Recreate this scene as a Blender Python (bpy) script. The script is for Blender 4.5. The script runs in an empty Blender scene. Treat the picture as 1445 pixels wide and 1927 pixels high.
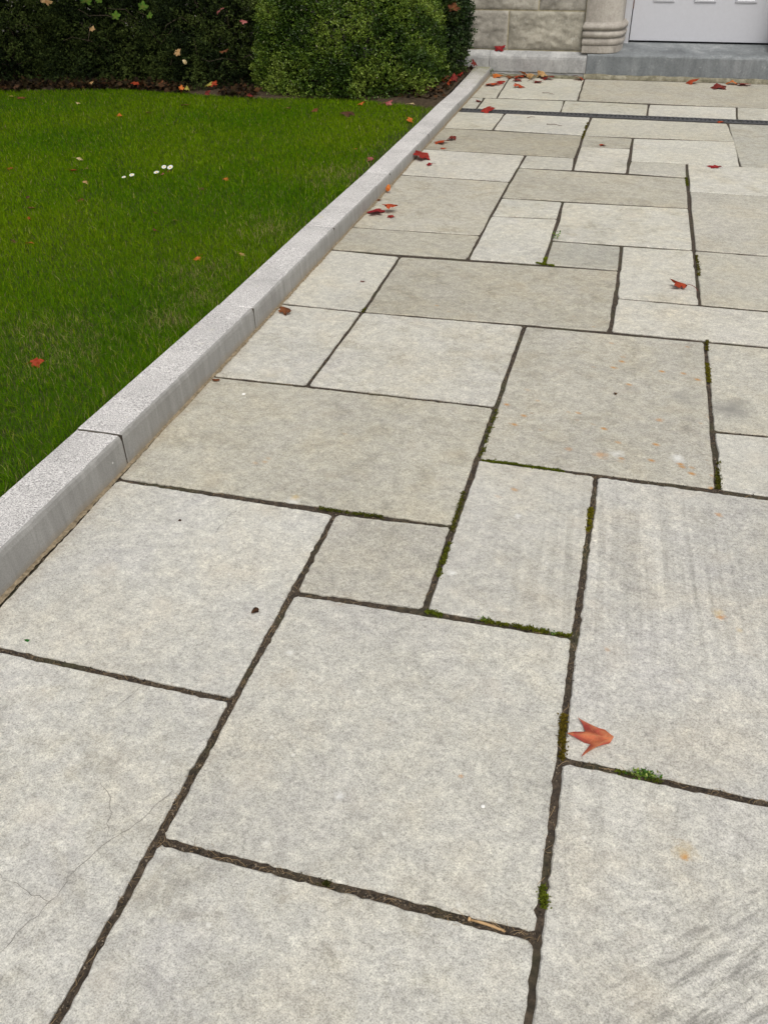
import bpy, bmesh, math, random
import numpy as np
from mathutils import Vector, Matrix
from mathutils.geometry import delaunay_2d_cdt

random.seed(7)
RNG = np.random.default_rng(11)
scene = bpy.context.scene
COL = scene.collection

# ------------------------------------------------------------------ camera
cam_data = bpy.data.cameras.new("camera")
cam = bpy.data.objects.new("camera", cam_data)
COL.objects.link(cam)
cam_data.sensor_fit = 'VERTICAL'
cam_data.sensor_height = 36.0
cam_data.lens = 30.961
cam_data.clip_start = 0.05
cam_data.clip_end = 500
_r = Vector((0.965461, 0.260135, -0.014691))
_u = Vector((-0.141189, 0.569731, 0.809612))
_b = Vector((0.218978, -0.779574, 0.586781))
cam.matrix_world = Matrix(((_r.x, _u.x, _b.x, 0), (_r.y, _u.y, _b.y, 0), (_r.z, _u.z, _b.z, 1.45), (0, 0, 0, 1)))
scene.camera = cam

# ------------------------------------------------------------------ sky, sun, exposure
SUN_ELEV = math.radians(58)
SUN_AZ = math.radians(150)          # compass style: 0 = +Y, clockwise
world = bpy.data.worlds.new("World")
scene.world = world
world.use_nodes = True
wn = world.node_tree.nodes
wl = world.node_tree.links
wn.clear()
sky = wn.new("ShaderNodeTexSky")
sky.sky_type = 'NISHITA'
sky.sun_disc = False
sky.sun_elevation = SUN_ELEV
sky.sun_rotation = SUN_AZ
sky.air_density = 1.0
sky.dust_density = 5.0
sky.ozone_density = 1.0
hs = wn.new("ShaderNodeHueSaturation")
hs.inputs["Saturation"].default_value = 0.30        # an overcast sky is nearly grey
bg = wn.new("ShaderNodeBackground")
bg.inputs["Strength"].default_value = 0.10
wo = wn.new("ShaderNodeOutputWorld")
wl.new(sky.outputs[0], hs.inputs["Color"])
wl.new(hs.outputs[0], bg.inputs["Color"])
wl.new(bg.outputs[0], wo.inputs["Surface"])

sun_data = bpy.data.lights.new("sun", 'SUN')
sun_data.energy = 1.2
sun_data.angle = math.radians(25)
sun_data.color = (1.0, 0.96, 0.90)
sun = bpy.data.objects.new("sun", sun_data)
COL.objects.link(sun)
_sd = Vector((math.sin(SUN_AZ) * math.cos(SUN_ELEV), math.cos(SUN_AZ) * math.cos(SUN_ELEV), math.sin(SUN_ELEV)))
sun.rotation_euler = _sd.to_track_quat('Z', 'Y').to_euler()
sun.location = (3, -3, 8)

scene.view_settings.view_transform = 'Standard'
scene.view_settings.look = 'None'
scene.view_settings.gamma = 1.0
scene.view_settings.use_curve_mapping = False
scene.view_settings.exposure = 0.50


# ------------------------------------------------------------------ helpers
def lin(h):
    """#rrggbb -> linear rgb"""
    out = []
    for i in (0, 2, 4):
        v = int(h[i:i + 2], 16) / 255
        out.append(v / 12.92 if v <= 0.04045 else ((v + 0.055) / 1.055) ** 2.4)
    return tuple(out)


def tag(o, label=None, cat=None, group=None, kind=None):
    if label: o["label"] = label
    if cat: o["category"] = cat
    if group: o["group"] = group
    if kind: o["kind"] = kind
    return o


def link(name, mesh, mat=None, parent=None, loc=None):
    o = bpy.data.objects.new(name, mesh)
    COL.objects.link(o)
    if mat is not None and mesh is not None:
        for m in (mat if isinstance(mat, (list, tuple)) else [mat]):
            mesh.materials.append(m)
    if parent is not None:
        o.parent = parent
    if loc is not None:
        o.location = loc
    return o


def empty(name, loc=(0, 0, 0), rz=0.0):
    o = bpy.data.objects.new(name, None)
    COL.objects.link(o)
    o.location = loc
    o.rotation_euler = (0, 0, rz)
    o.empty_display_size = 0.1
    return o


def mesh_np(name, verts, faces, cols=None, nper=3, smooth=False):
    """fast mesh of equal-sized faces (numpy); cols = per vertex rgb"""
    verts = np.asarray(verts, np.float32).reshape(-1, 3)
    faces = np.asarray(faces, np.int32).reshape(-1, nper)
    me = bpy.data.meshes.new(name)
    me.vertices.add(len(verts))
    me.vertices.foreach_set("co", verts.ravel())
    me.loops.add(faces.size)
    me.loops.foreach_set("vertex_index", faces.ravel())
    me.polygons.add(len(faces))
    me.polygons.foreach_set("loop_start", np.arange(0, faces.size, nper, dtype=np.int32))
    me.polygons.foreach_set("loop_total", np.full(len(faces), nper, np.int32))
    if smooth:
        me.polygons.foreach_set("use_smooth", np.ones(len(faces), bool))
    me.update(calc_edges=True)
    if cols is not None:
        a = me.color_attributes.new("Col", 'FLOAT_COLOR', 'POINT')
        c = np.ones((len(verts), 4), np.float32)
        c[:, :3] = cols
        a.data.foreach_set("color", c.ravel())
    return me


def mesh_py(name, verts, faces, smooth=False):
    me = bpy.data.meshes.new(name)
    me.from_pydata([tuple(v) for v in verts], [], faces)
    me.validate()
    if smooth:
        me.polygons.foreach_set("use_smooth", [True] * len(me.polygons))
    me.update()
    return me


class MB:
    """collects boxes and tubes for one mesh"""
    def __init__(s):
        s.v, s.f = [], []

    def box(s, x0, x1, y0, y1, z0, z1):
        n = len(s.v)
        s.v += [(x0, y0, z0), (x1, y0, z0), (x1, y1, z0), (x0, y1, z0), (x0, y0, z1), (x1, y0, z1), (x1, y1, z1), (x0, y1, z1)]
        s.f += [tuple(n + i for i in q) for q in ((0, 3, 2, 1), (4, 5, 6, 7), (0, 1, 5, 4), (1, 2, 6, 5), (2, 3, 7, 6), (3, 0, 4, 7))]
        return s

    def bevel_box(s, x0, x1, y0, y1, z0, z1, b):
        """box whose front (low y) face has bevelled edges"""
        n = len(s.v)
        s.v += [(x0, y1, z0), (x1, y1, z0), (x1, y1, z1), (x0, y1, z1),
                (x0, y0 + b, z0), (x1, y0 + b, z0), (x1, y0 + b, z1), (x0, y0 + b, z1),
                (x0 + b, y0, z0 + b), (x1 - b, y0, z0 + b), (x1 - b, y0, z1 - b), (x0 + b, y0, z1 - b)]
        s.f += [(n, n + 3, n + 2, n + 1)]
        for i in range(4):
            j = (i + 1) % 4
            s.f += [(n + i, n + j, n + 4 + j, n + 4 + i), (n + 4 + i, n + 4 + j, n + 8 + j, n + 8 + i)]
        s.f += [(n + 8, n + 9, n + 10, n + 11)]
        return s

    def tube(s, pts, rads, k=5):
        n0 = len(s.v)
        P = [Vector(q) for q in pts]
        for i, q in enumerate(P):
            t = (P[min(i + 1, len(P) - 1)] - P[max(i - 1, 0)]).normalized()
            a = t.orthogonal().normalized()
            b = t.cross(a)
            for j in range(k):
                w = 2 * math.pi * j / k
                s.v.append(tuple(q + (a * math.cos(w) + b * math.sin(w)) * rads[i]))
        for i in range(len(P) - 1):
            for j in range(k):
                j2 = (j + 1) % k
                s.f.append((n0 + i * k + j, n0 + i * k + j2, n0 + (i + 1) * k + j2, n0 + (i + 1) * k + j))
        s.f.append(tuple(n0 + j for j in range(k))[::-1])
        s.f.append(tuple(n0 + (len(P) - 1) * k + j for j in range(k)))
        return s

    def build(s, name, mat, parent=None, smooth=False):
        return link(name, mesh_py(name, s.v, s.f, smooth), mat, parent)


def vnoise(x, y, seed=0):
    """smooth value noise in 0..1 on arrays"""
    x = np.asarray(x, float); y = np.asarray(y, float)
    xi = np.floor(x).astype(np.int64); yi = np.floor(y).astype(np.int64)
    fx = x - xi; fy = y - yi
    fx = fx * fx * (3 - 2 * fx); fy = fy * fy * (3 - 2 * fy)

    def h(a, b):
        n = (a * 374761393 + b * 668265263 + seed * 974711) & 0xffffffff
        n = ((n ^ (n >> 13)) * 1274126177) & 0xffffffff
        return ((n ^ (n >> 16)) & 0xffff) / 65535.0
    return (h(xi, yi) * (1 - fx) + h(xi + 1, yi) * fx) * (1 - fy) + (h(xi, yi + 1) * (1 - fx) + h(xi + 1, yi + 1) * fx) * fy


def fnoise(x, y, seed=0, oct=4):
    a, s, t = 1.0, 0.0, 0.0
    for o in range(oct):
        s = s + a * vnoise(x * 2 ** o, y * 2 ** o, seed + o * 17)
        t += a
        a *= 0.5
    return s / t


# ------------------------------------------------------------------ materials
def new_mat(name):
    m = bpy.data.materials.new(name)
    m.use_nodes = True
    nt = m.node_tree
    nt.nodes.clear()
    out = nt.nodes.new("ShaderNodeOutputMaterial")
    b = nt.nodes.new("ShaderNodeBsdfPrincipled")
    nt.links.new(b.outputs[0], out.inputs["Surface"])
    return m, nt, b


class NT:
    """small node shorthand"""
    def __init__(s, nt):
        s.nt = nt

    def n(s, t, **kw):
        x = s.nt.nodes.new(t)
        for k, v in kw.items():
            setattr(x, k, v)
        return x

    def l(s, a, b):
        s.nt.links.new(a, b)

    def noise(s, vec, scale, detail=4, rough=0.55, dist=0.0):
        x = s.n("ShaderNodeTexNoise")
        x.inputs["Scale"].default_value = scale
        x.inputs["Detail"].default_value = detail
        x.inputs["Roughness"].default_value = rough
        x.inputs["Distortion"].default_value = dist
        s.l(vec, x.inputs["Vector"])
        return x.outputs["Fac"]

    def vor(s, vec, scale, out="Distance", rand=1.0):
        x = s.n("ShaderNodeTexVoronoi")
        x.inputs["Scale"].default_value = scale
        x.inputs["Randomness"].default_value = rand
        s.l(vec, x.inputs["Vector"])
        return x.outputs[out]

    def ramp(s, fac, stops):
        x = s.n("ShaderNodeValToRGB")
        e = x.color_ramp.elements
        while len(e) > 1:
            e.remove(e[-1])
        e[0].position = stops[0][0]
        c0 = stops[0][1]
        e[0].color = (*(c0 if isinstance(c0, tuple) else (c0,) * 3), 1)
        for p, c in stops[1:]:
            k = e.new(p)
            k.color = (*(c if isinstance(c, tuple) else (c,) * 3), 1)
        s.l(fac, x.inputs["Fac"])
        return x.outputs["Color"]

    def mix(s, fac, a, b, mode='MIX'):
        x = s.n("ShaderNodeMix", data_type='RGBA', blend_type=mode)
        for v, i in ((fac, 0), (a, 6), (b, 7)):
            if hasattr(v, "is_linked") or hasattr(v, "node"):
                s.l(v, x.inputs[i])
            elif isinstance(v, (int, float)):
                x.inputs[i].default_value = v if i == 0 else (v, v, v, 1)
            else:
                x.inputs[i].default_value = (*v, 1)
        return x.outputs[2]

    def math(s, op, a, b=0.0):
        x = s.n("ShaderNodeMath", operation=op)
        for v, i in ((a, 0), (b, 1)):
            if hasattr(v, "node"):
                s.l(v, x.inputs[i])
            else:
                x.inputs[i].default_value = v
        return x.outputs[0]

    def bump(s, h, strength, dist, bsdf, normal=None):
        x = s.n("ShaderNodeBump")
        x.inputs["Strength"].default_value = strength
        x.inputs["Distance"].default_value = dist
        s.l(h, x.inputs["Height"])
        if normal is not None:
            s.l(normal, x.inputs["Normal"])
        if bsdf is not None:
            s.l(x.outputs[0], bsdf.inputs["Normal"])
        return x.outputs[0]

    def pos(s):
        return s.n("ShaderNodeNewGeometry").outputs["Position"]

    def mapping(s, vec, scale=(1, 1, 1), rot=(0, 0, 0), loc=None):
        x = s.n("ShaderNodeMapping")
        x.inputs["Scale"].default_value = scale
        x.inputs["Rotation"].default_value = rot
        s.l(vec, x.inputs["Vector"])
        if loc is not None:
            s.l(loc, x.inputs["Location"])
        return x.outputs[0]


def vec_random(N, k=37.0):
    """object random -> vector offset"""
    oi = N.n("ShaderNodeObjectInfo")
    a = N.math('MULTIPLY', oi.outputs["Random"], k)
    b = N.math('MULTIPLY', oi.outputs["Random"], k * 2.7)
    c = N.n("ShaderNodeCombineXYZ")
    N.l(a, c.inputs[0]); N.l(b, c.inputs[1])
    return oi, c.outputs[0]


_RU = (0.44, 0.20, 0.04); _OC = (0.46, 0.33, 0.13); _WH = (0.66, 0.66, 0.63); _DM = (0.20, 0.195, 0.175)
SLAB_MARKS = [(0.264, 1.032, 0.012, _RU, 0.8), (0.262, 1.043, 0.03, _OC, 0.4), (0.352, 1.708, 0.015, _RU, 0.75), (0.345, 1.723, 0.02, _OC, 0.5), (0.361, 2.138, 0.014, _RU, 0.6), (0.413, 2.760, 0.10, _DM, 0.85), (0.278, 2.810, 0.07, _DM, 0.5), (0.252, 2.410, 0.03, _WH, 0.7), (0.071, 2.394, 0.03, _WH, 0.5), (-0.161, 1.103, 0.007, _RU, 0.6), (-0.175, 2.000, 0.014, _WH, 0.6), (-0.304, 1.712, 0.016, _WH, 0.7), (-0.380, 0.999, 0.014, _WH, 0.6), (-0.609, 1.343, 0.012, _WH, 0.5), (-0.810, 1.915, 0.028, _WH, 0.6), (-0.808, 1.931, 0.02, _OC, 0.5), (0.025, 2.377, 0.03, _RU, 0.5), (-0.073, 2.385, 0.015, _RU, 0.5), (0.194, 2.635, 0.018, _RU, 0.55), (0.391, 1.672, 0.012, _OC, 0.4)]


def make_slab_mat():
    m, nt, b = new_mat("limestone_paving")
    N = NT(nt)
    oi, off = vec_random(N)
    v = N.mapping(N.pos(), (1, 1, 1), (0, 0, 0.4), off)
    vs = N.mapping(N.pos(), (1.0, 1.12, 1), (0, 0, 0.5), off)
    big = N.noise(v, 3.6, 6, 0.6, 0.3)
    mid = N.noise(vs, 27, 8, 0.68, 0.15)
    fine = N.noise(vs, 95, 6, 0.72, 0.2)
    grain = N.noise(v, 330, 3, 0.75)
    # base mottling: cool grey patches into warm cream
    c = N.ramp(mid, [(0.31, (0.372, 0.362, 0.332)), (0.45, (0.428, 0.418, 0.382)), (0.54, (0.476, 0.465, 0.420)), (0.66, (0.545, 0.532, 0.474))])
    tint = N.ramp(big, [(0.30, (0.98, 0.975, 1.005)), (0.5, (1.0, 0.995, 0.985)), (0.70, (1.03, 0.985, 0.91))])
    c = N.mix(0.8, c, tint, 'MULTIPLY')
    bigd = N.ramp(N.noise(v, 1.9, 5, 0.6, 0.6), [(0.34, 0.89), (0.52, 1.0), (0.7, 1.04)])
    c = N.mix(1.0, c, bigd, 'MULTIPLY')
    fd = N.ramp(fine, [(0.33, 0.70), (0.47, 0.97), (0.62, 1.16)])
    c = N.mix(0.9, c, fd, 'MULTIPLY')
    gd = N.ramp(grain, [(0.36, 0.60), (0.50, 1.0), (0.64, 1.26)])
    c = N.mix(0.85, c, gd, 'MULTIPLY')
    # weathering: crisp-edged darker and paler patches, more on some slabs than on others
    wth = N.noise(vs, 7.5, 9, 0.74, 0.6)
    wamt = N.math('MULTIPLY', N.math('FRACT', N.math('MULTIPLY', oi.outputs["Random"], 7.31)), 0.9)
    c = N.mix(N.math('ADD', wamt, 0.12), c, N.mix(1.0, c, N.ramp(wth, [(0.38, (0.80, 0.785, 0.75)), (0.47, (0.97, 0.965, 0.95)), (0.56, (1.0, 1.0, 1.0)), (0.66, (1.06, 1.055, 1.03))]), 'MULTIPLY'))
    # dark pits, gathered in loose patches
    pit = N.ramp(N.noise(v, 170, 3, 0.6), [(0.62, 0.0), (0.70, 1.0)])
    pm = N.ramp(N.noise(v, 11, 4, 0.6), [(0.42, 0.15), (0.62, 1.0)])
    c = N.mix(N.math('MULTIPLY', N.math('MULTIPLY', pit, pm), 0.6), c, (0.17, 0.16, 0.14))
    # pale calcite flecks
    fl = N.ramp(N.vor(v, 26), [(0.05, 1.0), (0.16, 0.0)])
    flm = N.ramp(N.noise(v, 9, 2), [(0.52, 0.0), (0.60, 1.0)])
    c = N.mix(N.math('MULTIPLY', N.math('MULTIPLY', fl, flm), 0.6), c, (0.68, 0.67, 0.62))
    # pinkish / ochre blush
    bl = N.ramp(N.noise(v, 8.0, 3, 0.5), [(0.58, 0.0), (0.72, 1.0)])
    c = N.mix(N.math('MULTIPLY', bl, 0.18), c, (0.50, 0.43, 0.33))
    # iron spots: amount in the object colour's alpha
    sp = N.ramp(N.vor(N.mapping(v, (1, 1.6, 1)), 15), [(0.06, 1.0), (0.17, 0.35), (0.24, 0.0)])
    spm = N.noise(v, 4.0, 2)
    spt = N.math('SUBTRACT', 0.78, N.math('MULTIPLY', oi.outputs["Alpha"], 0.34))
    spm = N.math('MULTIPLY', N.math('SUBTRACT', spm, spt), 14.0)
    cl = N.n("ShaderNodeClamp"); N.l(spm, cl.inputs[0])
    rust = N.math('MULTIPLY', N.math('MULTIPLY', sp, cl.outputs[0]), 0.9)
    c = N.mix(rust, c, (0.46, 0.23, 0.055))
    c = N.mix(1.0, c, oi.outputs["Color"], 'MULTIPLY')
    # single marks where they lie: iron spots, a damp smudge, white scuffs
    for (mx_, my_, r_, colr, amt) in SLAB_MARKS:
        vm = N.n("ShaderNodeVectorMath", operation='DISTANCE')
        N.l(N.mapping(N.pos(), (1, 1, 0)), vm.inputs[0]); vm.inputs[1].default_value = (mx_, my_, 0)
        dd_ = N.math('DIVIDE', vm.outputs["Value"], r_)
        dd_ = N.math('ADD', dd_, N.math('MULTIPLY', N.math('SUBTRACT', N.noise(N.pos(), 1.5 / r_ if r_ < .04 else .45 / r_, 5, .7), .5), 2.0))
        c = N.mix(N.ramp(dd_, [(0.15, amt), (0.9, 0.0)]), c, colr)
    # chisel and saw drags on two slabs
    for (mx_, my_, r_, ang, amt) in ((.15, 1.82, .50, -.06, .75), (.38, .76, .30, .86, 1.0), (.10, 1.08, .16, -.05, .5)):
        vm = N.n("ShaderNodeVectorMath", operation='DISTANCE')
        N.l(N.mapping(N.pos(), (1, 1, 0)), vm.inputs[0]); vm.inputs[1].default_value = (mx_, my_, 0)
        mk = N.ramp(N.math('DIVIDE', vm.outputs["Value"], r_), [(0.3, amt), (1.0, 0.0)])
        st_ = N.ramp(N.noise(N.mapping(N.mapping(N.pos(), (1, 1, 1), (0, 0, ang)), (46, 1.3, 1) if abs(ang) < .3 else (60, 9.0, 1)), 1.0, 4, 0.6, 0.15), [(0.38, 0.78), (0.5, 1.0), (0.60, 1.13)] if abs(ang) < .3 else [(0.38, 0.56), (0.5, 0.93), (0.60, 1.12)])
        c = N.mix(mk, c, N.mix(1.0, c, st_, 'MULTIPLY'))
    # sandy film washed along the kerb foot
    sx = N.n("ShaderNodeSeparateXYZ"); N.l(N.pos(), sx.inputs[0])
    dx = N.math('ADD', sx.outputs[0], N.math('MULTIPLY', N.noise(N.pos(), 14, 5, 0.65), 0.09))
    film = N.ramp(N.math('MULTIPLY', N.math('ADD', dx, 1.36), 10.0), [(0.30, 0.65), (0.52, 0.2), (0.9, 0.0)])
    c = N.mix(film, c, (0.30, 0.235, 0.14))
    N.l(c, b.inputs["Base Color"])
    b.inputs["Roughness"].default_value = 0.72
    b.inputs["Specular IOR Level"].default_value = 0.35
    n1 = N.bump(mid, 0.25, 0.004, None)
    n2 = N.bump(fine, 0.30, 0.0018, None, n1)
    N.bump(grain, 0.5, 0.0010, b, n2)
    return m


def make_joint_mat():
    m, nt, b = new_mat("joint_soil")
    N = NT(nt)
    p = N.pos()
    a = N.noise(p, 60, 6, 0.7)
    c = N.ramp(a, [(0.30, (0.014, 0.010, 0.007)), (0.5, (0.040, 0.029, 0.019)), (0.70, (0.095, 0.069, 0.046))])
    d = N.ramp(N.noise(p, 5, 3), [(0.5, 0.0), (0.66, 1.0)])
    c = N.mix(N.math('MULTIPLY', d, 0.35), c, (0.05, 0.06, 0.015))
    N.l(c, b.inputs["Base Color"])
    b.inputs["Roughness"].default_value = 0.95
    N.bump(a, 0.9, 0.006, b)
    return m


def make_granite_mats():
    m, nt, b = new_mat("granite_hammered")
    N = NT(nt)
    oi, off = vec_random(N)
    v = N.mapping(N.pos(), (1, 1, 1), (0, 0, 0), off)
    s1 = N.noise(v, 250, 3, 0.65)
    s2 = N.noise(v, 95, 3, 0.65)
    c = N.ramp(s1, [(0.36, (0.20, 0.193, 0.191)), (0.45, (0.41, 0.40, 0.397)), (0.55, (0.60, 0.588, 0.58)), (0.67, (0.80, 0.79, 0.78))])
    c = N.mix(0.5, c, N.ramp(s2, [(0.35, 0.72), (0.55, 1.0), (0.7, 1.12)]), 'MULTIPLY')
    big = N.ramp(N.noise(v, 4, 4), [(0.35, 0.86), (0.6, 1.05)])
    c = N.mix(1.0, c, big, 'MULTIPLY')
    lich = N.ramp(N.noise(v, 16, 3), [(0.70, 0.0), (0.76, 0.5)])
    c = N.mix(lich, c, (0.45, 0.42, 0.25))
    # algae stain where the last stone nears the house
    sx = N.n("ShaderNodeSeparateXYZ"); N.l(N.pos(), sx.inputs[0])
    al = N.math('ADD', N.math('MULTIPLY', N.math('SUBTRACT', sx.outputs[1], 7.5), 0.55), N.math('SUBTRACT', N.noise(v, 7, 4), 0.5))
    c = N.mix(N.ramp(al, [(0.12, 0.0), (0.6, 0.75)]), c, (0.17, 0.17, 0.085))
    c = N.mix(1.0, c, oi.outputs["Color"], 'MULTIPLY')
    N.l(c, b.inputs["Base Color"])
    b.inputs["Roughness"].default_value = 0.8
    n1 = N.bump(s2, 0.5, 0.003, None)
    N.bump(s1, 0.6, 0.0018, b, n1)

    m2, nt, b = new_mat("granite_sawn_shaded")
    N = NT(nt)
    oi, off = vec_random(N)
    v = N.mapping(N.pos(), (1, 1, 1), (0, 0, 0), off)
    vz = N.mapping(N.pos(), (1, 1, 0.12), (0, 0, 0), off)
    a = N.noise(vz, 34, 5, 0.6)
    c = N.ramp(a, [(0.3, (0.235, 0.229, 0.215)), (0.55, (0.290, 0.284, 0.267)), (0.72, (0.35, 0.343, 0.323))])  # sawn granite tones, darkened further to carry the shade on this side
    g = N.ramp(N.noise(v, 260, 3, 0.6), [(0.35, 0.82), (0.6, 1.06)])
    c = N.mix(0.8, c, g, 'MULTIPLY')
    wf = N.ramp(N.vor(v, 13), [(0.035, 1.0), (0.06, 0.0)])
    wm = N.ramp(N.noise(v, 5, 2), [(0.55, 0.0), (0.6, 1.0)])
    c = N.mix(N.math('MULTIPLY', N.math('MULTIPLY', wf, wm), 0.7), c, (0.8, 0.79, 0.76))
    sx = N.n("ShaderNodeSeparateXYZ"); N.l(N.pos(), sx.inputs[0])
    hgt = N.math('ADD', N.math('MULTIPLY', sx.outputs[2], 20), N.math('MULTIPLY', N.noise(v, 12, 4), 0.9))
    c = N.mix(N.ramp(hgt, [(0.35, 0.7), (1.0, 0.0)]), c, (0.27, 0.215, 0.14))
    N.l(c, b.inputs["Base Color"])
    b.inputs["Roughness"].default_value = 0.62
    N.bump(a, 0.2, 0.002, b)
    return m, m2


def make_stone_mat(name, dark, midc, light, scale=6.0, bump=0.004, rough=0.85, vstreak=1.0, pale=0.0):
    m, nt, b = new_mat(name)
    N = NT(nt)
    oi, off = vec_random(N)
    v = N.mapping(N.pos(), (1, 1, vstreak), (0, 0, 0), off)
    v0 = N.mapping(N.pos(), (1, 1, 1), (0, 0, 0), off)
    a = N.noise(v, scale, 8, 0.66, 0.4)
    f = N.noise(v0, 60, 6, 0.7)
    c = N.ramp(a, [(0.30, dark), (0.5, midc), (0.70, light)])
    c = N.mix(0.8, c, N.ramp(f, [(0.3, 0.72), (0.52, 1.0), (0.7, 1.14)]), 'MULTIPLY')
    if pale > 0:
        sp = N.ramp(N.noise(v0, 22, 5, 0.7), [(0.60, 0.0), (0.68, 1.0)])
        c = N.mix(N.math('MULTIPLY', sp, pale), c, (0.62, 0.61, 0.58))
    c = N.mix(1.0, c, oi.outputs["Color"], 'MULTIPLY')
    N.l(c, b.inputs["Base Color"])
    b.inputs["Roughness"].default_value = rough
    n1 = N.bump(a, 0.5, bump * 2, None)
    N.bump(f, 0.5, bump, b, n1)
    return m


def make_attr_mat(name, rough=0.6, trans=0.25, spec=0.3, grain=0.0):
    m, nt, b = new_mat(name)
    N = NT(nt)
    at = N.n("ShaderNodeAttribute")
    at.attribute_name = "Col"
    c = at.outputs["Color"]
    if grain > 0:
        c = N.mix(grain, c, N.ramp(N.noise(N.pos(), 260, 4, 0.7), [(0.3, 0.55), (0.5, 1.0), (0.7, 1.3)]), 'MULTIPLY')
    N.l(c, b.inputs["Base Color"])
    b.inputs["Roughness"].default_value = rough
    b.inputs["Specular IOR Level"].default_value = spec
    if trans > 0:
        t = N.n("ShaderNodeBsdfTranslucent")
        N.l(c, t.inputs["Color"])
        mx = N.n("ShaderNodeMixShader")
        mx.inputs[0].default_value = trans
        N.l(b.outputs[0], mx.inputs[1]); N.l(t.outputs[0], mx.inputs[2])
        out = [x for x in nt.nodes if x.type == 'OUTPUT_MATERIAL'][0]
        N.l(mx.outputs[0], out.inputs["Surface"])
    return m


def make_plain(name, col, rough=0.6, var=0.15, scale=30, spec=0.4, bump=0.0, metal=0.0):
    m, nt, b = new_mat(name)
    N = NT(nt)
    a = N.noise(N.pos(), scale, 5, 0.65)
    c = N.ramp(a, [(0.3, tuple(x * (1 - var) for x in col)), (0.5, col), (0.72, tuple(x * (1 + var) for x in col))])
    N.l(c, b.inputs["Base Color"])
    b.inputs["Roughness"].default_value = rough
    b.inputs["Specular IOR Level"].default_value = spec
    b.inputs["Metallic"].default_value = metal
    if bump:
        N.bump(a, 0.6, bump, b)
    return m


M_SLAB = make_slab_mat()
M_JOINT = make_joint_mat()
M_KTOP, M_KSIDE = make_granite_mats()
M_ASHLAR = make_stone_mat("ashlar_limestone", (0.185, 0.171, 0.142), (0.33, 0.309, 0.26), (0.50, 0.47, 0.405), 5.0, 0.004, 0.9, 1.0, 0.35)
M_PILLAR = make_stone_mat("dressed_sandstone", (0.19, 0.172, 0.145), (0.315, 0.288, 0.25), (0.44, 0.41, 0.36), 5.0, 0.002, 0.85, 0.35, 0.15)
M_PLINTH = make_stone_mat("plinth_limestone", (0.20, 0.20, 0.195), (0.32, 0.32, 0.31), (0.46, 0.455, 0.435), 6.0, 0.002, 0.75, 0.4, 0.3)
M_STEP = make_stone_mat("threshold_blue_limestone", (0.105, 0.115, 0.12), (0.175, 0.19, 0.195), (0.30, 0.315, 0.315), 4.0, 0.002, 0.7, 0.35, 0.2)
M_MORTAR = make_plain("lime_mortar", (0.38, 0.335, 0.225), 0.95, 0.35, 18, 0.2, 0.004)
M_SKIRT = make_stone_mat("mortar_skirt", (0.10, 0.09, 0.06), (0.20, 0.18, 0.125), (0.33, 0.30, 0.23), 14.0, 0.005, 0.95)
M_DOOR = make_plain("door_paint", (0.50, 0.505, 0.535), 0.42, 0.03, 40, 0.4, 0.0006)
M_FRAME = make_plain("frame_paint", (0.46, 0.465, 0.485), 0.45, 0.05, 40, 0.4, 0.0006)
M_DARK = make_plain("dark_backing", (0.03, 0.028, 0.03), 0.7, 0.2, 30)
M_RUST = make_plain("rusty_hinge", (0.10, 0.055, 0.04), 0.8, 0.3, 80)
M_IRON = make_plain("cast_iron", (0.08, 0.082, 0.086), 0.55, 0.3, 120, 0.5, 0.001, 0.3)
M_SOIL = make_plain("bed_soil", (0.05, 0.036, 0.022), 0.95, 0.5, 40, 0.15, 0.015)
M_LAWNSOIL = make_plain("lawn_soil", (0.035, 0.045, 0.010), 0.95, 0.45, 50, 0.15, 0.01)
M_GROUND = make_plain("ground_gravel", (0.22, 0.20, 0.17), 0.95, 0.3, 20, 0.2, 0.01)
M_GRIT = make_plain("washed_sand", (0.20, 0.16, 0.105), 0.95, 0.5, 90, 0.2, 0.004)
M_GRASS = make_attr_mat("grass_blades", 0.9, 0.38, 0.03)
M_LEAFY = make_attr_mat("shrub_leaves", 0.45, 0.25, 0.32)
M_DULL = make_attr_mat("dull_leaves", 0.7, 0.15, 0.10)
M_DEAD = make_attr_mat("fallen_leaf", 0.75, 0.15, 0.12, 0.35)
M_MOSS = make_attr_mat("moss", 0.9, 0.15, 0.1)
M_FIBRE = make_attr_mat("dry_fibre", 0.8, 0.0, 0.2)
M_BARK = make_plain("bark", (0.085, 0.065, 0.045), 0.9, 0.4, 60, 0.2, 0.004)
M_STRAW = make_plain("dry_stalk", (0.42, 0.27, 0.13), 0.6, 0.35, 70)
M_PETAL = make_plain("white_petals", (0.80, 0.80, 0.76), 0.6, 0.03, 90)
M_POLLEN = make_plain("yellow_centre", (0.62, 0.42, 0.03), 0.8, 0.15, 200)
M_VEIN = make_plain("leaf_vein", (0.42, 0.17, 0.075), 0.7, 0.15, 200)
M_CRACK = make_plain("crack_shadow", (0.20, 0.19, 0.17), 0.95, 0.35, 60)
M_CHALK = make_plain("white_pebble", (0.75, 0.74, 0.70), 0.7, 0.06, 80)


# ------------------------------------------------------------------ levels shared by several things
def kerb_x(y):
    return float(np.interp(y, [-1, 1.34, 2.0, 3.0, 5.0, 8.6], [-1.424, -1.373, -1.360, -1.349, -1.337, -1.338]))


def kerb_top(y):
    return np.interp(y, [-1, 1.3, 2, 3, 4, 5, 6.3, 7, 7.5, 8.2, 8.55], [.13, .115, .108, .09, .083, .066, .053, .05, .035, .045, .062])


def lawn_z(y):
    return kerb_top(y) - 0.033


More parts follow.
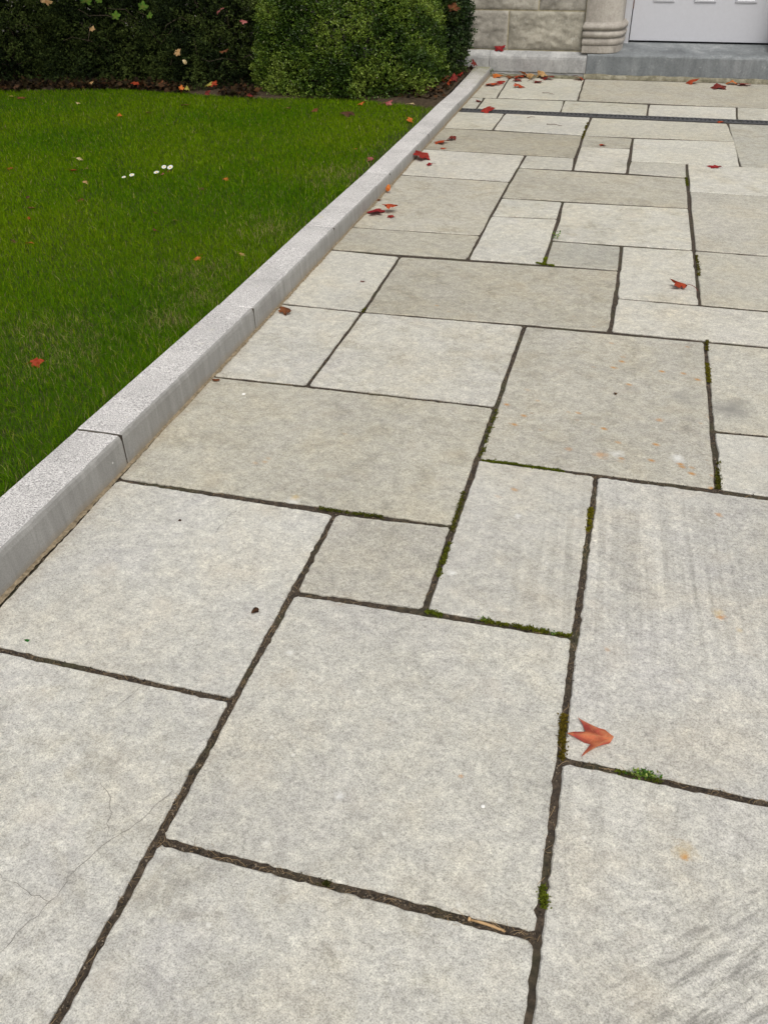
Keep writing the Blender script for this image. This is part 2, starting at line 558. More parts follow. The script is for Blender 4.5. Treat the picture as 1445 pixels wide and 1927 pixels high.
# ------------------------------------------------------------------ ground sheet
g = MB()
g.v = [(-250, -250, -0.09), (250, -250, -0.09), (250, 250, -0.09), (-250, 250, -0.09)]
g.f = [(0, 1, 2, 3)]
tag(g.build("ground", M_GROUND), kind="structure")

# ------------------------------------------------------------------ pavement
# the joint bed: a rough sheet a little below the slab tops
nx, ny = 118, 236
gx = np.linspace(-1.40, 3.3, nx); gy = np.linspace(-0.95, 8.56, ny)
X, Y = np.meshgrid(gx, gy)
Z = -0.0055 + 0.004 * (fnoise(X * 14, Y * 14, 3) - 0.5)
V = np.stack([X, Y, Z], -1).reshape(-1, 3)
idx = np.arange(nx * ny).reshape(ny, nx)
F = np.stack([idx[:-1, :-1], idx[:-1, 1:], idx[1:, 1:], idx[1:, :-1]], -1).reshape(-1, 4)
pavement = tag(link("pavement", mesh_np("pavement", V, F, None, 4), M_JOINT), kind="structure")

SLABS = [
    # corners on the joint centre lines, then tone and iron-spot amount
    ([(-0.680, 0.821), (0.027, 0.812), (0.020, 1.555), (-0.672, 1.542)], (0.985, 0.985, 0.965), .12),
    ([(-1.36, 1.187), (-0.678, 1.175), (-0.672, 1.888), (-1.36, 1.897)], (1.03, 1.035, 1.03), .05),
    ([(-0.67, 1.542), (-0.34, 1.556), (-0.34, 1.906), (-0.672, 1.888)], (0.86, 0.845, 0.80), .2),
    ([(-0.34, 1.556), (0.020, 1.555), (0.020, 2.257), (-0.336, 2.262)], (0.98, 0.978, 0.965), .5),
    ([(0.023, 1.195), (0.79, 1.18), (0.80, 2.247), (0.02, 2.257)], (0.985, 0.985, 0.985), .45),
    ([(-1.36, 1.897), (-0.34, 1.906), (-0.336, 2.593), (-1.36, 2.58)], (0.88, 0.865, 0.80), .45),
    ([(-1.36, 2.58), (-0.999, 2.59), (-0.989, 3.252), (-1.36, 3.26)], (1.02, 1.02, 1.0), .05),
    ([(-0.999, 2.59), (-0.336, 2.593), (-0.330, 3.268), (-0.989, 3.252)], (1.02, 1.015, 0.985), .25),
    ([(-0.336, 2.262), (0.363, 2.262), (0.352, 3.278), (-0.330, 3.268)], (0.89, 0.875, 0.82), .85),
    ([(0.363, 2.262), (0.93, 2.25), (0.93, 2.62), (0.358, 2.602)], (1.03, 1.03, 1.01), .2),
    ([(0.358, 2.602), (0.93, 2.62), (0.94, 3.28), (0.352, 3.278)], (0.95, 0.94, 0.89), .4),
    ([(-1.36, 3.26), (-0.989, 3.252), (-0.998, 3.915), (-1.36, 3.93)], (1.02, 1.015, 0.98), .05),
    ([(-0.989, 3.252), (-0.002, 3.288), (0.0, 3.954), (-0.998, 3.915)], (0.82, 0.80, 0.73), .4),
    ([(-0.002, 3.288), (0.98, 3.28), (0.985, 3.625), (0.002, 3.63)], (1.06, 1.05, 1.01), .05),
    ([(0.002, 3.63), (0.338, 3.633), (0.324, 4.293), (-0.006, 4.279)], (1.04, 1.035, 1.0), .05),
    ([(0.338, 3.633), (0.985, 3.625), (0.99, 4.287), (0.324, 4.293)], (0.90, 0.885, 0.82), .1),
    ([(-1.36, 3.93), (-0.683, 3.944), (-0.684, 4.283), (-1.36, 4.268)], (0.83, 0.81, 0.735), .1),
    ([(-1.36, 4.268), (-0.684, 4.283), (-0.680, 5.236), (-1.36, 5.251)], (0.91, 0.89, 0.825), .1),
    ([(-0.683, 3.944), (-0.335, 3.952), (-0.342, 4.62), (-0.684, 4.594)], (1.05, 1.05, 1.02), .0),
    ([(-0.684, 4.594), (-0.342, 4.62), (-0.346, 4.916), (-0.682, 4.919)], (1.02, 1.02, 0.98), .0),
    ([(-0.337, 4.283), (0.323, 4.293), (0.309, 4.943), (-0.346, 4.916)], (1.07, 1.065, 1.02), .1),
    ([(-0.335, 3.952), (0.0, 3.954), (-0.006, 4.279), (-0.337, 4.283)], (0.80, 0.80, 0.76), .0),
    ([(0.323, 4.293), (1.03, 4.28), (1.04, 5.262), (0.308, 5.247)], (0.92, 0.905, 0.85), .2),
    ([(-0.682, 4.919), (0.309, 4.943), (0.302, 5.523), (-0.677, 5.543)], (0.84, 0.82, 0.75), .2),
    ([(-1.36, 5.251), (-0.680, 5.236), (-0.672, 5.844), (-1.36, 5.867)], (1.05, 1.04, 1.0), .0),
    ([(-0.677, 5.543), (-0.354, 5.559), (-0.364, 5.842), (-0.672, 5.844)], (0.96, 0.955, 0.91), .0),
    ([(-1.36, 5.867), (-0.364, 5.842), (-0.364, 6.43), (-1.36, 6.464)], (0.74, 0.715, 0.635), .1),
    ([(-0.354, 5.559), (-0.038, 5.555), (-0.039, 6.142), (-0.359, 6.132)], (1.08, 1.07, 1.03), .0),
    ([(-0.359, 6.132), (-0.039, 6.142), (-0.038, 6.42), (-0.364, 6.43)], (0.80, 0.785, 0.72), .0),
    ([(-0.038, 5.555), (0.302, 5.523), (0.302, 5.848), (-0.031, 5.834)], (0.93, 0.92, 0.87), .0),
    ([(-0.031, 5.834), (0.61, 5.845), (0.612, 6.465), (-0.038, 6.42)], (1.06, 1.06, 1.02), .0),
    ([(0.308, 5.247), (1.32, 5.255), (1.32, 5.845), (0.304, 5.848)], (1.06, 1.06, 1.03), .0),
    ([(-0.364, 6.43), (0.612, 6.465), (0.584, 6.982), (-0.353, 6.985)], (0.96, 0.95, 0.88), .1),
    ([(0.61, 5.845), (1.25, 5.845), (1.25, 6.985), (0.584, 6.982)], (0.86, 0.86, 0.82), .0),
    ([(-1.36, 6.464), (-0.986, 6.476), (-0.982, 7.0), (-1.36, 7.0)], (0.98, 0.975, 0.92), .0),
    ([(-0.986, 6.476), (-0.364, 6.43), (-0.353, 6.985), (-0.982, 7.0)], (1.05, 1.05, 1.02), .0),
    ([(-1.36, 7.122), (-1.218, 7.125), (-1.226, 7.522), (-1.36, 7.53)], (0.95, 0.95, 0.90), .0),
    ([(-1.218, 7.125), (-0.587, 7.122), (-0.597, 7.528), (-1.226, 7.522)], (0.92, 0.92, 0.86), .0),
    ([(-0.587, 7.122), (0.035, 7.12), (0.037, 7.51), (-0.597, 7.528)], (0.94, 0.94, 0.88), .1),
    ([(0.035, 7.12), (0.655, 7.12), (0.671, 7.527), (0.037, 7.51)], (1.08, 1.08, 1.05), .0),
    ([(0.655, 7.12), (1.30, 7.12), (1.30, 7.53), (0.671, 7.527)], (0.98, 0.98, 0.94), .0),
    ([(-1.36, 7.53), (-1.131, 7.539), (-1.158, 8.43), (-1.36, 8.43)], (0.92, 0.91, 0.85), .0),
    ([(-1.131, 7.539), (-0.501, 7.556), (-0.521, 8.44), (-1.158, 8.43)], (0.98, 0.98, 0.92), .1),
    ([(-0.501, 7.556), (1.05, 7.53), (1.05, 8.47), (-0.521, 8.44)], (0.82, 0.80, 0.73), .1),
    ([(-1.40, 0.40), (-0.688, 0.40), (-0.678, 1.175), (-1.38, 1.187)], (1.01, 1.015, 1.01), .15),
    ([(-0.690, 0.10), (0.033, 0.10), (0.027, 0.812), (-0.680, 0.821)], (1.01, 1.015, 1.01), .15),
    ([(0.032, 0.25), (0.80, 0.25), (0.79, 1.18), (0.023, 1.195)], (1.0, 1.0, 0.99), .5),
]
# slabs beyond the frame's edge, so that the paving goes on to the side and behind the camera
for (ya, yb, xa) in ((0.25, 1.18, .80), (1.18, 2.25, .80), (2.25, 2.62, .93), (2.62, 3.28, .94), (3.28, 3.625, .985), (3.625, 4.287, .99),
                     (4.287, 5.26, 1.04), (5.26, 5.845, 1.32), (5.845, 6.985, 1.25), (7.12, 7.53, 1.30), (7.53, 8.47, 1.05)):
    cuts = [xa, xa + 0.95, xa + 1.65 if xa < 1.2 else 2.6, 3.2]
    for a, b in zip(cuts[:-1], cuts[1:]):
        t = random.uniform(.88, 1.05)
        SLABS.append(([(a, ya), (b, ya), (b, yb), (a, yb)], (t, t * .99, t * .95), random.uniform(0, .3)))
for (xa, xb, ya, yb) in ((-1.42, -.684, -.45, .40), (-.684, .03, -.55, .10), (.03, .80, -.35, .25), (.80, 1.9, -.5, .25), (1.9, 3.2, -.6, .25)):
    t = random.uniform(.92, 1.05)
    SLABS.append(([(xa, ya), (xb, ya), (xb, yb), (xa, yb)], (t, t * .99, t * .96), .2))

JOINT_SEGS = []


def slab_mesh(corners, seed):
    rng = random.Random(seed)
    P = [Vector((*c, 0)) for c in corners]
    ymid = sum(q.y for q in P) / 4
    near = ymid < 3.3
    # inset every side by half its joint's width
    lines = []
    for i in range(4):
        a, b = P[i], P[(i + 1) % 4]
        d = (b - a).normalized()
        nrm = Vector((-d.y, d.x, 0))
        across = abs(d.x) > abs(d.y)
        half = float(np.interp((a.y + b.y) / 2, [.8, 1.3, 2.2, 3.3, 5.0], [.0090, .0078, .0074, .0084, .0110])) if across else 0.0070
        half *= rng.uniform(0.85, 1.15)
        lines.append((a + nrm * half, d))
        if near:
            JOINT_SEGS.append((a.copy(), b.copy()))

    def isect(l1, l2):
        (a, d), (b, e) = l1, l2
        den = d.x * e.y - d.y * e.x
        t = ((b.x - a.x) * e.y - (b.y - a.y) * e.x) / den
        return a + d * t
    Q = [isect(lines[i - 1], lines[i]) for i in range(4)]
    step = 0.013 if ymid < 2.4 else (0.04 if ymid < 4.2 else 0.10)
    jit = 0.0022 if ymid < 4.2 else 0.003
    outer = []
    for i in range(4):
        a, b = Q[i], Q[(i + 1) % 4]
        L = (b - a).length
        d = (b - a) / L
        nrm = Vector((-d.y, d.x, 0))
        n = max(2, int(L / step))
        ph = rng.uniform(0, 50)
        for k in range(n + 1):
            t = k / n
            s = t * L
            if k == 0:
                s = rng.uniform(.004, .010)
            if k == n:
                s = L - rng.uniform(.004, .010)
            w = (float(fnoise(np.array([s * 16 + ph]), np.array([i * 7.3 + seed]), 5, 4)[0]) - .5) * 0.0044
            w += rng.gauss(0, jit * 0.42)
            if rng.random() < 0.03:
                w += rng.uniform(.001, .004)         # a small spall
            outer.append(a + d * s + nrm * max(w, -0.006))
    n = len(outer)
    c = sum(outer, Vector()) / n

    def inset(q, i, dist):
        t = (outer[(i + 1) % n] - outer[i - 1]).normalized()
        return q + Vector((-t.y, t.x, 0)) * dist
    r1 = [inset(q, i, rng.uniform(.0018, .0038)) for i, q in enumerate(outer)]
    dz = rng.uniform(-.0012, .0012)
    verts = [(q.x, q.y, -0.03) for q in outer]
    verts += [(q.x, q.y, -0.0030 + dz + rng.uniform(-.001, .001)) for q in outer]
    verts += [(q.x, q.y, dz) for q in r1]
    faces = []
    for lay in range(2):
        for i in range(n):
            j = (i + 1) % n
            faces.append((lay * n + i, lay * n + j, (lay + 1) * n + j, (lay + 1) * n + i))
    verts.append((c.x, c.y, dz))
    for i in range(n):
        faces.append((2 * n + i, 2 * n + (i + 1) % n, 3 * n))
    return mesh_py("paving_slab", verts, faces)


slab_objs = []
for i, (cs, tone, rust) in enumerate(SLABS):
    cs = [(max(x, kerb_x(y) - 0.007), y) for x, y in cs]
    o = link("paving_slab", slab_mesh(cs, i), M_SLAB, pavement)
    o.color = (*tone, rust)
    slab_objs.append(o)

# hairline cracks and scratches in the near slabs (sub-parts of the slab they run through)
def ribbon(pts, w, z, seed, step=.012, wob=.003):
    rng = random.Random(seed)
    P = [Vector((*q, z)) for q in pts]
    path = [P[0]]
    for a, b in zip(P[:-1], P[1:]):
        n = max(2, int((b - a).length / step))
        for k in range(1, n + 1):
            q = a.lerp(b, k / n)
            if not (k == n and b is P[-1]):
                q = q + Vector((rng.gauss(0, wob), rng.gauss(0, wob), 0))
            path.append(q)
    v, f = [], []
    m = len(path)
    for i, q in enumerate(path):
        t = (path[min(i + 1, m - 1)] - path[max(i - 1, 0)]).normalized()
        nn = Vector((-t.y, t.x, 0)) * w * .9 * rng.uniform(.35, 1.0) * (0.25 if i in (0, m - 1) else 1)
        v += [tuple(q + nn), tuple(q - nn)]
    for i in range(m - 1):
        f.append((2 * i, 2 * i + 1, 2 * i + 3, 2 * i + 2))
    return mesh_py("crack", v, f)


CRACKS = [(44, [(-0.85, 0.912), (-0.815, 0.883), (-0.768, 0.798)], .0008), (44, [(-0.696, .93), (-0.74, .829), (-0.768, 0.798), (-0.796, 0.724), (-0.803, 0.657), (-.835, .56)], .0008),
          (44, [(-0.803, 0.66), (-0.921, 0.681), (-1.02, .74)], .0007), (1, [(-0.935, 1.885), (-0.953, 1.80), (-0.961, 1.717)], .0008), (44, [(-0.886, 1.165), (-0.906, 1.112), (-.93, 1.07)], .0008),
          (5, [(-.99, 1.91), (-.955, 1.97), (-.95, 2.02)], .0007), (17, [(-1.2, 4.43), (-1.05, 4.47), (-.9, 4.45)], .0012)]
for k, (si, pts, w) in enumerate(CRACKS):
    link("crack", ribbon(pts, w, 0.0024, 40 + k), M_CRACK, slab_objs[si])

# ------------------------------------------------------------------ kerb
kerb = tag(empty("kerb", (-1.36, 4, 0)), kind="structure")
KY = [-0.95, 0.0, 0.985, 1.975, 2.992, 4.005, 5.035, 6.03, 7.04, 8.535]
for k in range(len(KY) - 1):
    y0, y1 = KY[k] + .0033, KY[k + 1] - .0033
    n = max(8, int((y1 - y0) / 0.03))
    rng = random.Random(k + 5)
    verts, faces, mats = [], [], []
    ts = [0, .004] + [y0_ / n for y0_ in range(1, n)] + [(y1 - y0 - .004) / (y1 - y0), 1.0]
    ts = sorted(t if t not in (.004,) else .004 / (y1 - y0) for t in ts)
    dxk, dzk = rng.uniform(-.002, .002), rng.uniform(-.0015, .0015)
    for i, t in enumerate(ts):
        y = y0 + (y1 - y0) * t
        end = 0.003 if i in (0, len(ts) - 1) else 0.0
        x = kerb_x(y) + dxk - end * .6
        zt = float(kerb_top(y)) + dzk - end
        j = [rng.gauss(0, .0012) for _ in range(5)]
        prof = [(x + .004, -.09), (x + .001, .004), (x - .001 + j[0] * .3, zt - .020), (x - .004, zt - .006 + j[1]), (x - .010 + j[2], zt - .001),
                (x - .06, zt + j[3] * .6), (x - .110, zt + j[4] * .6), (x - .147 + end, zt - .001), (x - .152, zt - .006), (x - .153, -.09)]
        verts += [(a, y, b) for a, b in prof]
    np_ = 10
    for i in range(len(ts) - 1):
        for q in range(np_ - 1):
            faces.append((i * np_ + q, i * np_ + q + 1, (i + 1) * np_ + q + 1, (i + 1) * np_ + q))
            mats.append(0 if 4 <= q <= 7 else 1)
    faces.append(tuple(range(np_))[::-1]); mats.append(1)
    faces.append(tuple((len(ts) - 1) * np_ + q for q in range(np_))); mats.append(1)
    me = mesh_py("kerb_stone", verts, [f[::-1] for f in faces])
    me.polygons.foreach_set("material_index", mats)
    o = link("kerb_stone", me, [M_KTOP, M_KSIDE], kerb)
    o.matrix_parent_inverse = kerb.matrix_basis.inverted()
    t = rng.uniform(.93, 1.04)
    o.color = (t, t * .99, t * .965, 1)

for y in KY[2:-1]:
    zt = float(kerb_top(y))
    x = kerb_x(y)
    b = MB().box(x - .1505, x - .0035, y - .0040, y + .0040, -.08, zt - .0045)
    o = b.build("kerb_joint", M_JOINT, kerb)
    o.matrix_parent_inverse = kerb.matrix_basis.inverted()

# washed-in sand along the kerb's foot
v, f = [], []
ys = np.arange(-0.9, 8.45, 0.012)
wn_ = 0.0005 + 0.007 * fnoise(ys * 6, ys * 0 + 2, 8) ** 1.5 + 0.006 * RNG.random(len(ys)) * (fnoise(ys * 2, ys * 0, 3) > .5)
for i, y in enumerate(ys):
    kx = kerb_x(y)
    h = 0.002 + 0.004 * RNG.random()
    v += [(kx - .002, y, h + .002), (kx + wn_[i] * .5, y, h * .6 + .0015), (kx + wn_[i] + .006, y, .0012)]
for i in range(len(ys) - 1):
    for q in (0, 1):
        f.append((3 * i + q, 3 * i + q + 1, 3 * i + q + 4, 3 * i + q + 3))
tag(link("washed_sand", mesh_py("washed_sand", v, f), M_GRIT), kind="stuff")

# ------------------------------------------------------------------ drain channel across the paving
drain = tag(empty("drain_channel", (-1.30, 7.06, 0)), "narrow black iron drain grating crossing the paving in front of the door", "drain")
DL = MB()
for (ya, yb) in ((7.004, 7.013), (7.107, 7.116)):
    DL.box(-1.325, 3.2, ya, yb, -.03, .0005)
o = DL.build("channel_rail", M_IRON, drain)
o.matrix_parent_inverse = drain.matrix_basis.inverted()
xg = -1.318
while xg < 3.1:
    b = MB()
    x1 = xg + 0.495
    b.box(xg, x1, 7.0145, 7.026, -.018, .001).box(xg, x1, 7.0945, 7.1055, -.018, .001).box(xg, x1, 7.056, 7.064, -.018, .0)
    x = xg + .006
    while x < x1 - .030:
        for (ya, yb, s) in ((7.026, 7.0575, 1), (7.0625, 7.0945, -1)):
            n = len(b.v)
            xa, xb = (x, x + .020) if s > 0 else (x + .020, x)
            b.v += [(xa, ya, -.016), (xa + .0120, ya, -.016), (xb + .0120, yb, -.016), (xb, yb, -.016),
                    (xa, ya, .0006), (xa + .0120, ya, .0006), (xb + .0120, yb, .0006), (xb, yb, .0006)]
            b.f += [tuple(n + i for i in q) for q in ((4, 5, 6, 7), (0, 1, 5, 4), (1, 2, 6, 5), (2, 3, 7, 6), (3, 0, 4, 7))]
        x += .031
    o = b.build("grate", M_IRON, drain)
    o.matrix_parent_inverse = drain.matrix_basis.inverted()
    xg += .50

# ------------------------------------------------------------------ the house
house = tag(empty("stone_house", (-0.5, 8.53, 0), 0.012), "stone house front with pale panelled door, moulded pillar and limestone plinth", "house")
HX = 0.5        # local x = world x + HX


def hb(mb, name, mat, parent=house, smooth=False):
    return mb.build(name, mat, parent, smooth)


WALLY = 0.045
# core behind the blocks (mortar shows in the joints)
MB_ = MB().box(-3.6, -0.072, WALLY + .012, WALLY + .5, -.05, 3.3).box(1.80, 4.2, WALLY + .012, WALLY + .5, -.05, 3.3).box(-0.0725, 1.8005, WALLY + .02, WALLY + .5, 2.5, 3.3)
hb(MB_, "wall_core", M_MORTAR)


def block(x0, x1, z0, z1, tone, rough=0.0, seed=0):
    gap = .0055
    x0 += gap; x1 -= gap; z0 += gap; z1 -= gap
    if rough <= 0:
        o = hb(MB().bevel_box(x0, x1, WALLY, WALLY + .09, z0, z1, .006), "stone_block", M_ASHLAR)
    else:
        nx_, nz_ = max(6, int((x1 - x0) / .011)), max(6, int((z1 - z0) / .011))
        xs = np.linspace(x0, x1, nx_); zs = np.linspace(z0, z1, nz_)
        XX, ZZ = np.meshgrid(xs, zs)
        e = np.minimum(np.minimum(XX - x0, x1 - XX), np.minimum(ZZ - z0, z1 - ZZ))
        e = np.clip(e / .03, 0, 1)
        d = .45 * fnoise(XX * 7 + seed, ZZ * 9, seed, 2) + .75 * fnoise(XX * 22 + ZZ * 22, ZZ * 34 - XX * 18, seed + 3, 3)
        YY = WALLY + .004 - e * rough * (d - .3) * 1.4
        ring = (e <= 0)
        YY = np.where(ring, WALLY + .008, YY)
        Vv = np.stack([XX, YY, ZZ], -1).reshape(-1, 3)
        ii = np.arange(nx_ * nz_).reshape(nz_, nx_)
        Ff = np.stack([ii[:-1, :-1], ii[:-1, 1:], ii[1:, 1:], ii[1:, :-1]], -1).reshape(-1, 4)
        o = link("stone_block", mesh_np("stone_block", Vv, Ff, None, 4), M_ASHLAR, house)
    o.color = (*tone, 1)
    return o


rngh = random.Random(3)
ROWS = [.19, .493, .80, 1.10, 1.42, 1.73, 2.05, 2.36, 2.68, 3.0, 3.3]
for r in range(len(ROWS) - 1):
    z0, z1 = ROWS[r], ROWS[r + 1]
    if r == 0:
        xs = [-3.55, -2.9, -2.1, -1.45, -0.718, -0.074]
    elif r == 1:
        xs = [-3.55, -2.7, -1.85, -1.12, -0.47, -0.074]
    else:
        xs = [-3.55]
        while xs[-1] < -0.9:
            xs.append(xs[-1] + rngh.uniform(.45, .9))
        xs[-1] = -0.074
    for i in range(len(xs) - 1):
        t = rngh.uniform(.85, 1.1)
        rr = 0.0
        if r < 2 and xs[i] > -2.2:
            rr = .018 if (r == 0 and i == 4) else .014
        block(xs[i], xs[i + 1], z0, z1, (t, t, t * rngh.uniform(.94, 1.02)), rr, r * 10 + i)
    xs = [1.80, 2.55, 3.3, 4.15]
    for i in range(3):
        t = rngh.uniform(.85, 1.1)
        block(xs[i] + (.0 if r % 2 else 0), xs[i + 1], z0, z1, (t, t, t), .01 if r < 2 else 0, r * 10 + i + 60)
# lintel over the doorway
o = hb(MB().bevel_box(-0.07, 1.797, WALLY - .01, WALLY + .4, 2.36, 2.66, .01), "lintel", M_PILLAR)
o = hb(MB().bevel_box(-0.07, 1.797, WALLY, WALLY + .1, 2.664, 3.297, .008), "stone_block", M_ASHLAR)

# plinth left of the door: two stones with a splayed top
def plinth(x0, x1, y, seed):
    prof = [(.10, .008), (y + .006, .008), (y + .006, .022), (y, .030), (y, .128), (y + .004, .146), (y + .014, .160), (y + .034, .176), (y + .05, .186), (.10, .188)]
    n = 24
    rng = random.Random(seed)
    v, f = [], []
    for i in range(n + 1):
        x = x0 + (x1 - x0) * i / n
        for (yy, zz) in prof:
            v.append((x, yy + rng.gauss(0, .0008), zz + rng.gauss(0, .0008)))
    m = len(prof)
    for i in range(n):
        for q in range(m):
            q2 = (q + 1) % m
            f.append((i * m + q, (i + 1) * m + q, (i + 1) * m + q2, i * m + q2))
    f.append(tuple(range(m)))
    f.append(tuple(n * m + q for q in range(m))[::-1])
    return link("plinth_stone", mesh_py("plinth_stone", v, [q[::-1] for q in f], False), M_PLINTH, house)


plinth(-3.55, -2.2, 0, 1); plinth(-2.197, -0.862, 0, 2); plinth(-0.859, -0.026, 0, 3)
plinth(1.85, 4.15, 0, 4)

# blue limestone threshold step in front of the door
v, f = [], []
prof = [(.32, .008), (.004, .008), (.002, .03), (.0, .165), (.004, .176), (.014, .183), (.06, .187), (.20, .205), (.30, .225), (.345, .233), (.345, .1)]
n = 40
rng = random.Random(9)
for i in range(n + 1):
    x = -0.022 + (1.846 + .022) * i / n
    for k, (yy, zz) in enumerate(prof):
        v.append((x, yy + (rng.gauss(0, .0010) if 1 < k < 9 else 0), zz + (rng.gauss(0, .0010) if 1 < k < 9 else 0)))
m = len(prof)
for i in range(n):
    for q in range(m):
        q2 = (q + 1) % m
        f.append((i * m + q, i * m + q2, (i + 1) * m + q2, (i + 1) * m + q))
f.append(tuple(range(m))[::-1]); f.append(tuple(n * m + q for q in range(m)))
link("threshold", mesh_py("threshold", v, f), M_STEP, house)

# mortar skirt between the paving and the stones
def skirt(x0, x1, h, d, seed):
    n = int((x1 - x0) / .02)
    rng = random.Random(seed)
    v, f = [], []
    for i in range(n + 1):
        x = x0 + (x1 - x0) * i / n
        hh = h * (0.7 + .6 * float(fnoise(np.array([x * 9.0]), np.array([seed * 3.1]), seed, 3)[0]))
        dd = d + rng.gauss(0, .003)
        v += [(x, .0, hh), (x, -dd * .45, hh + rng.gauss(0, .001)), (x, -dd, .010 + rng.gauss(0, .002)), (x, -dd - .012, -.014)]
    for i in range(n):
        for q in range(3):
            f.append((4 * i + q, 4 * i + q + 1, 4 * i + q + 5, 4 * i + q + 4))
    return link("mortar_skirt", mesh_py("mortar_skirt", v, f), M_SKIRT, house)


o = skirt(-0.855, -0.04, .010, .075, 1)
o.color = (.75, .78, .72, 1)
o = skirt(-0.035, 4.1, .026, .035, 2)
o.color = (.9, .92, .9, 1)

# moulded pillars either side of the doorway
def pillar(mirror):
    base = [(-.074, .30), (-.074, .012), (.06, .008)]
    cx, cy, rx, ry = .06, .27, .19, .262
    for k in range(1, 11):
        w = math.pi / 2 * k / 10
        base.append((cx + rx * math.sin(w) ** .72, cy - ry * math.cos(w) ** .72))
    base.append((.25, .36))

    def plan(d):
        out = []
        for i, (x, y) in enumerate(base):
            if i <= 1:
                out.append((x - d * .35, y - (d if i == 1 else 0)))
            else:
                nx_, ny_ = x - cx + .02, (y - cy)
                if i == 2:
                    nx_, ny_ = 0, -1
                L = math.hypot(nx_, ny_)
                out.append((x + nx_ / L * d, y + ny_ / L * d))
        return out
    fx = (lambda x: 1.80 - .072 - x) if mirror else (lambda x: x)

    def stack(name, levels, parent):
        v, f = [], []
        m = len(base)
        for z, d in levels:
            v += [(fx(x), y, z) for x, y in plan(d)]
        for i in range(len(levels) - 1):
            for q in range(m - 1):
                f.append((i * m + q, i * m + q + 1, (i + 1) * m + q + 1, (i + 1) * m + q))
        f.append(tuple((len(levels) - 1) * m + q for q in range(m)))
        f.append(tuple(range(m))[::-1])
        if mirror:
            f = [q[::-1] for q in f]
        return link(name, mesh_py(name, v, f), M_PILLAR, parent)
    p = stack("door_pillar", [(.40, -.008), (.43, -.010), (1.4, -.010), (2.358, -.010)], house)
    stack("pillar_base", [(.184, .004), (.19, .008), (.240, .008), (.246, .002)], p)
    for (za, zb, dd) in ((.247, .306, .022), (.307, .362, .029), (.363, .415, .034)):
        h = zb - za
        ring = []
        for k in range(7):
            t = k / 6
            ring.append((za + h * t, -.004 + dd * (math.sin(math.pi * min(1, .18 + .9 * t)) ** .6 if t < .98 else .25)))
        stack("ring_moulding", ring, p)


pillar(False)
pillar(True)

# door frame, door, raised panels
DY = .325
fr = hb(MB().bevel_box(.236, .296, DY - .02, DY + .12, .20, 2.36, .004), "door_frame", M_FRAME)
fr = hb(MB().bevel_box(1.456, 1.516, DY - .02, DY + .12, .20, 2.36, .004), "door_frame", M_FRAME)
hb(MB().bevel_box(.297, 1.455, DY - .02, DY + .12, 2.29, 2.358, .004), "door_frame", M_FRAME)
hb(MB().box(.235, 1.517, DY + .05, DY + .16, .10, 2.30), "door_rebate", M_DARK)  # near-black backing that shows through the gaps round the door
DX0, DX1, DZ0, DZ1 = .303, 1.449, .246, 2.284
door = hb(MB().bevel_box(DX0, DX1, DY, DY + .045, DZ0, DZ1, .003), "door", M_DOOR)


def raised_panel(x0, x1, z0, z1):
    """moulded frame and raised field: a stepped square profile"""
    steps = [(0, .0005), (.004, -.009), (.016, -.011), (.026, -.003), (.034, -.001), (.048, -.008), (.054, -.009)]
    v, f = [], []
    for ins, dy in steps:
        v += [(x0 + ins, DY + dy, z0 + ins), (x1 - ins, DY + dy, z0 + ins), (x1 - ins, DY + dy, z1 - ins), (x0 + ins, DY + dy, z1 - ins)]
    for i in range(len(steps) - 1):
        for q in range(4):
            r = (q + 1) % 4
            f.append((4 * i + q, 4 * i + r, 4 * i + 4 + r, 4 * i + 4 + q))
    k = 4 * (len(steps) - 1)
    f.append((k, k + 1, k + 2, k + 3))
    o = link("door_panel", mesh_py("door_panel", v, f), M_DOOR, door)
    return o


for (xa, xb) in ((.460, .634), (.790, .968), (1.118, 1.290)):
    for (za, zb) in ((.538, 1.05), (1.20, 1.72), (1.86, 2.12)):
        raised_panel(xa, xb, za, zb)
h_ = MB().tube([(.2985, DY - .004, .49), (.2985, DY - .004, .60)], [.008, .008], 8)
hb(h_, "hinge", M_RUST, door)
hb(MB().box(1.36, 1.375, DY - .05, DY - .02, 1.1, 1.25).box(1.36, 1.375, DY - .02, DY - .0005, 1.105, 1.12).box(1.36, 1.375, DY - .02, DY - .0005, 1.23, 1.245), "handle", M_IRON, door)

# ------------------------------------------------------------------ lawn
def lawn_edge_y(x):
    return np.interp(x, [-9, -6, -5.2, -4.2, -3.6, -3.0, -2.3, -1.8, -1.5], [6.6, 6.85, 6.93, 7.2, 7.12, 7.05, 7.15, 7.05, 6.95])


xs = np.concatenate([np.linspace(-12, -6, 13)[:-1], np.linspace(-6, -1.512, 60)])
ys = np.linspace(-1.0, 7.3, 90)
XX, YY = np.meshgrid(xs, ys)
XX2 = XX.copy()
XX2[:, -1] = [kerb_x(y) - .15 for y in ys]
ZZ = lawn_z(YY) + .008 * (fnoise(XX * 3, YY * 3, 5) - .5)
ii = np.arange(XX.size).reshape(XX.shape)
FF = np.stack([ii[:-1, :-1], ii[:-1, 1:], ii[1:, 1:], ii[1:, :-1]], -1).reshape(-1, 4)
tag(link("lawn", mesh_np("lawn", np.stack([XX2, YY, ZZ], -1).reshape(-1, 3), FF, None, 4), M_LAWNSOIL), kind="structure")

